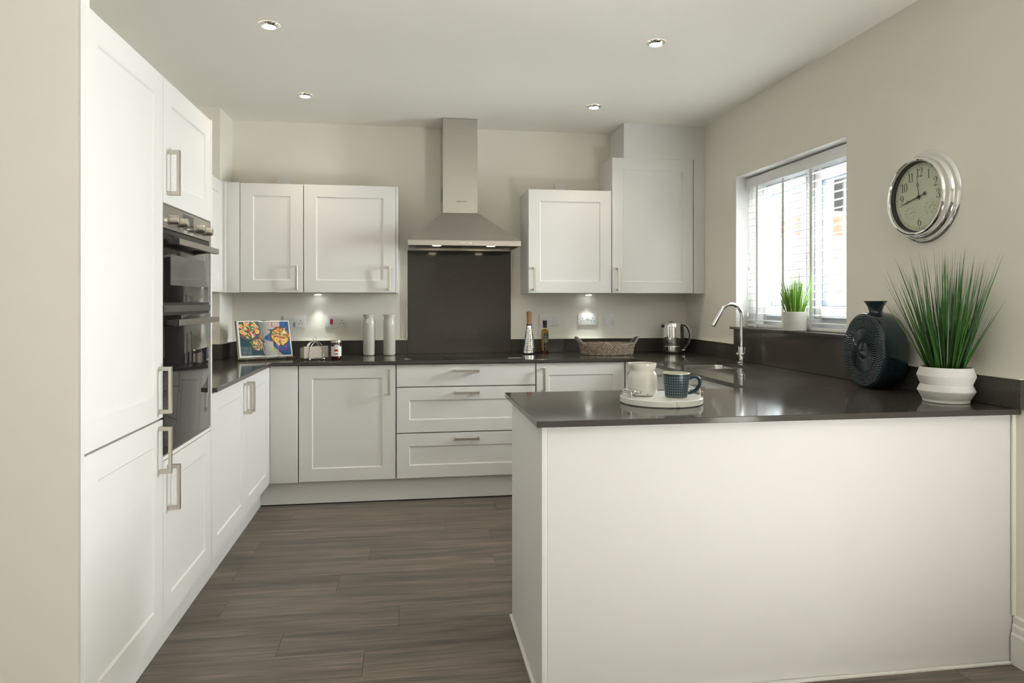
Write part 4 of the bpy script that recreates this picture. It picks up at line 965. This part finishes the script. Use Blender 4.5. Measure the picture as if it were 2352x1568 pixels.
def pot_paint(p):
    d = Vector((p.x - sx_, p.y - sy_, 0)); z = p.z - 1.1145; a = math.atan2(d.y, d.x); lo = (.42, .40, .37); hi = (.66, .64, .61)
    if d.length < pr_ - .004: return lo
    u = a / (2 * math.pi) * 10; v = z / .045; du_ = u - math.floor(u) - .5; dv_ = v - math.floor(v) - .5
    if int(math.floor(v)) % 2: du_ = (u + .5) - math.floor(u + .5) - .5
    q = abs(du_) + abs(dv_); return hi if math.sin(q * 2 * math.pi * 4.2) > .35 else lo
obj('patterned_pot', MB().lathe([(.003, 0), (.058, 0), (.0605, .002)] + [(pr_ - .0015 + .0015 * k / 48, .004 + (ph_ - .006) * k / 48) for k in range(49)] + [(pr_ - .001, ph_), (pr_ - .004, ph_), (pr_ - .005, .06), (.003, .058)], (sx_, sy_, 1.1145), 200), 'paint', t, paint=pot_paint)
obj('soil', MB().lathe([(.0565, .080), (.056, .085), (.003, .087)], (sx_, sy_, 1.1145), 30), M['dark'], t)
grass(t, sx_, sy_, 1.1145 + .083, .044, 240, .15, .25, .42, .0022, [(.16, .36, .035), (.22, .45, .05), (.11, .26, .03), (.28, .42, .07)], 3.018, 5, .12)

# ---------------------------------------------------------------- wall clock
ky_, kz_ = -2.481, 1.706
t = thing('wall_clock', 'round chrome wall clock with cream dial on the putty wall', 'clock', (W, ky_, kz_))
CK = lambda a, b, o: (W - o, ky_ - a, kz_ + b)
CL = lambda x, y, z: CK(x, y, z)
prof = [(.10, .0005), (.186, .0005), (.1895, .004), (.1895, .008), (.184, .013), (.178, .015), (.1765, .019), (.1765, .024), (.172, .032), (.166, .036), (.163, .037), (.162, .041), (.163, .048), (.162, .056), (.157, .062), (.152, .0625), (.148, .060), (.1455, .054), (.1450, .034)]
obj('chrome_case', MB().lathe(prof, n=96, xf=CL, cap0=True, cap1=False), 'chrome', t)
obj('inner_ring', MB().lathe([(.1448, .0525), (.1440, .048), (.1440, .0338), (.1395, .0337)], n=80, xf=CL, cap0=False, cap1=False), 'blacksatin', t, recalc=False)
df = obj('dial', MB().lathe([(.1460, .028), (.1460, .0335), (.002, .0336)], n=80, xf=CL), 'clockface', t)
mb = MB(); Z0 = .0340
def bar(mb, a0, b0, a1, b1, w, z=Z0):
    L = math.hypot(a1 - a0, b1 - b0); nx, ny = -(b1 - b0) / L * w / 2, (a1 - a0) / L * w / 2
    mb.f([mb.v(CK(a0 + nx, b0 + ny, z)), mb.v(CK(a1 + nx, b1 + ny, z)), mb.v(CK(a1 - nx, b1 - ny, z)), mb.v(CK(a0 - nx, b0 - ny, z))])
def ringm(mb, ca, cb, r, w, z=Z0, n=64, a0=0, a1=360):
    A = [math.radians(a0 + (a1 - a0) * i / n) for i in range(n + 1)]
    mb.loops([[CK(ca + q * math.sin(a), cb + q * math.cos(a), z) for a in A] for q in (r, r + w)], False, False, closed=False)
ringm(mb, 0, 0, .1265, .0006, n=96); ringm(mb, 0, 0, .1345, .0006, n=96)
for i in range(60):
    a = math.radians(i * 6); r0, r1, w = (.124, .1355, .0022) if i % 5 == 0 else (.1268, .1345, .0006); bar(mb, r0 * math.sin(a), r0 * math.cos(a), r1 * math.sin(a), r1 * math.cos(a), w)
obj('minute_track', mb, 'ink', df, recalc=False)
D = {'1': [[(.02, .86, .03), (.14, .90, .05), (.24, .99, .05)], [(.24, 1, .12), (.24, .02, .12)], [(.04, .02, .04), (.44, .02, .04)]],
     '2': [[(.10, .74, .14), (.105, .73, .14)], [(.07, .76, .05), (.12, .92, .05), (.28, 1., .05), (.46, .90, .11), (.50, .72, .13), (.40, .50, .09), (.18, .22, .05), (.04, .04, .04)], [(.04, .05, .09), (.30, .06, .11), (.48, .06, .07), (.55, .20, .03)]],
     '3': [[(.09, .78, .13), (.095, .77, .13)], [(.07, .80, .05), (.13, .94, .05), (.28, 1., .05), (.44, .89, .11), (.45, .70, .11), (.36, .57, .05), (.22, .54, .04)], [(.22, .54, .04), (.40, .50, .06), (.51, .32, .13), (.47, .12, .11), (.30, .0, .05), (.13, .04, .05), (.07, .18, .06)], [(.09, .2, .12), (.095, .205, .12)]],
     '6': [[(.48, .98, .035), (.28, .86, .05), (.14, .62, .10), (.09, .36, .13), (.14, .12, .10), (.30, .0, .04), (.45, .10, .10), (.50, .30, .13), (.44, .50, .10), (.30, .58, .04), (.16, .46, .04), (.11, .34, .05)]],
     '0': [[(.29, 1., .04), (.13, .86, .10), (.07, .5, .13), (.13, .14, .10), (.29, 0, .04), (.45, .14, .10), (.51, .5, .13), (.45, .86, .10), (.29, 1., .04)]]}
D['9'] = [[(.58 - x, 1 - y, w) for x, y, w in st] for st in D['6']]
def numeral(s, ca, cb, h):
    mb = MB(); adv = {'1': .46}; wd = sum(adv.get(c, .60) for c in s) * h; x0 = ca - wd / 2
    for c in s:
        for st in D[c]:
            P = catmull(st, 6) if len(st) > 2 else st; L_ = []; R_ = []
            for i, (x, y, w) in enumerate(P):
                xa, ya = P[max(0, i - 1)][:2]; xb, yb = P[min(len(P) - 1, i + 1)][:2]; l = math.hypot(xb - xa, yb - ya) or 1; nx, ny = -(yb - ya) / l * w / 2, (xb - xa) / l * w / 2
                L_.append(mb.v(CK(x0 + (x + nx) * h, cb + (y - .5 + ny) * h, Z0))); R_.append(mb.v(CK(x0 + (x - nx) * h, cb + (y - .5 - ny) * h, Z0)))
            if math.hypot(P[0][0] - P[-1][0], P[0][1] - P[-1][1]) < .02 and len(P) == 2:
                w = P[0][2] / 2; mb.f([mb.v(CK(x0 + (P[0][0] + w * math.cos(q)) * h, cb + (P[0][1] - .5 + w * math.sin(q)) * h, Z0 + .00002)) for q in [k * .6283 for k in range(10)]]); continue
            for i in range(len(P) - 1): mb.f([L_[i], L_[i + 1], R_[i + 1], R_[i]])
        x0 += adv.get(c, .60) * h
    obj('numeral', mb, 'ink', df, recalc=False)
for s, hr in (('12', 12), ('1', 1), ('2', 2), ('3', 3), ('6', 6), ('9', 9), ('10', 10), ('11', 11)):
    a = math.radians(hr * 30); r = .101; numeral(s, r * math.sin(a), r * math.cos(a), .036)
for nm, ca, cb, val, a0, a1, txt, unit in (('humidity_dial', -.052, -.062, .745, -150, 150, ['0', '10', '20', '30', '40', '50', '60', '70', '80', '90', '100'], '%'), ('temperature_dial', .057, -.048, .66, -150, 150, ['40', '30', '20', '10', '0', '10', '20', '30', '40', '50'], '\u00b0C')):
    mb = MB(); r = .0205; ringm(mb, ca, cb, r, .0005, a0=a0, a1=a1)
    for i, s in enumerate(txt):
        a = math.radians(a0 + (a1 - a0) * i / (len(txt) - 1)); bar(mb, ca + r * math.sin(a), cb + r * math.cos(a), ca + (r + .003) * math.sin(a), cb + (r + .003) * math.cos(a), .0009)
        text_mesh(s, .0065, lambda p, q, c: CK(ca + (r + .0085) * math.sin(a) + p, cb + (r + .0072) * math.cos(a) + q, Z0), mb)
    text_mesh(unit, .0070, lambda p, q, c: CK(ca + p, cb - .0195 + q, Z0), mb)
    sd = obj(nm, mb, 'inkgrey', df, recalc=False); a = math.radians(a0 + (a1 - a0) * val); mb = MB(); bar(mb, ca - .008 * math.sin(a), cb - .008 * math.cos(a), ca + .018 * math.sin(a), cb + .018 * math.cos(a), .0014, Z0 + .0003)
    obj('needle', mb, 'ink', sd, recalc=False)
def hand(name, ang, segs, z, ring_r, wid):
    a = math.radians(ang); s, c = math.sin(a), math.cos(a); mb = MB()
    for r0, r1, w0, w1 in segs:
        P = [(r0, -w0), (r0, w0), (r1, w1), (r1, -w1)]
        mb.loops([[CK(r * s + w * c, r * c - w * s, zz) for r, w in P] for zz in (z, z + .0008)])
    if ring_r: 
        A = [2 * math.pi * i / 24 for i in range(24)]; rings = [[CK(ring_r * s + q * math.sin(b), ring_r * c + q * math.cos(b), zz) for b in A] for q, zz in ((.0038, z), (.0062, z), (.0062, z + .0008), (.0038, z + .0008), (.0038, z))]
        mb.loops(rings, False, False)
    return obj(name, mb, 'ink', t)
hand('hour_hand', 352, [(-.012, .045, .0016, .0011), (.056, .086, .0010, .0006)], .0365, .0505, 1)
hand('minute_hand', 258, [(-.010, .058, .0026, .0014), (.070, .104, .0012, .0006)], .0380, .064, 1)
sh = hand('second_hand', 255, [(-.034, .0, .0016, .0014), (0, .112, .0012, .0004)], .0395, 0, 1)
a = math.radians(255); obj('counterweight', MB().lathe([(.0002, .0395), (.0075, .0395), (.0075, .0405), (.0002, .0406)], n=24, xf=lambda x, y, z: CK(-.036 * math.sin(a) + x, -.036 * math.cos(a) + y, z)), 'ink', sh)
obj('centre_boss', MB().lathe([(.0065, .036), (.0065, .0415), (.004, .0425), (.0005, .0426)], n=24, xf=CL), 'ink', t)
obj('cover_glass', MB().lathe([(.1458, .0500), (.1458, .0512)], n=64, xf=CL), 'glass', t)

# ---------------------------------------------------------------- outside the window
struct('ground_outside', MB().box(W + .31, 30, -12, 30, -.4, -.15), 'lawn')
t = thing('neighbour_house', 'pale house with brick band and dark windows seen through the blind', 'house', (11, 12, -.15))
obj('wall', MB().box(9.2, 15, 9.0, 16, -.15, 5.2), 'render', t)
obj('brick_band', MB().box(9.15, 15.05, 8.95, 16.05, 2.75, 3.15), 'brick', t)
mb = MB(); mb.prism([(8.8, 5.2), (15.4, 5.2), (12.1, 7.6)], lambda p, q, s: (p, s, q), 8.6, 16.4); obj('roof', mb, 'rooftile', t)
for wx in (9.6, 11.2, 12.8):
    w_ = obj('window', MB().box(wx, wx + 1.0, 8.90, 8.98, 3.2, 4.3), 'upvc', t); obj('pane', MB().box(wx + .07, wx + .47, 8.885, 8.899, 3.27, 4.23), 'greyglass', w_); obj('pane', MB().box(wx + .53, wx + .93, 8.885, 8.899, 3.27, 4.23), 'greyglass', w_)
for wy in (9.6, 11.4, 13.2):
    w_ = obj('window', MB().box(9.10, 9.18, wy, wy + 1.1, 3.2, 4.3), 'upvc', t); obj('pane', MB().box(9.085, 9.099, wy + .07, wy + .52, 3.27, 4.23), 'greyglass', w_); obj('pane', MB().box(9.085, 9.099, wy + .58, wy + 1.03, 3.27, 4.23), 'greyglass', w_)
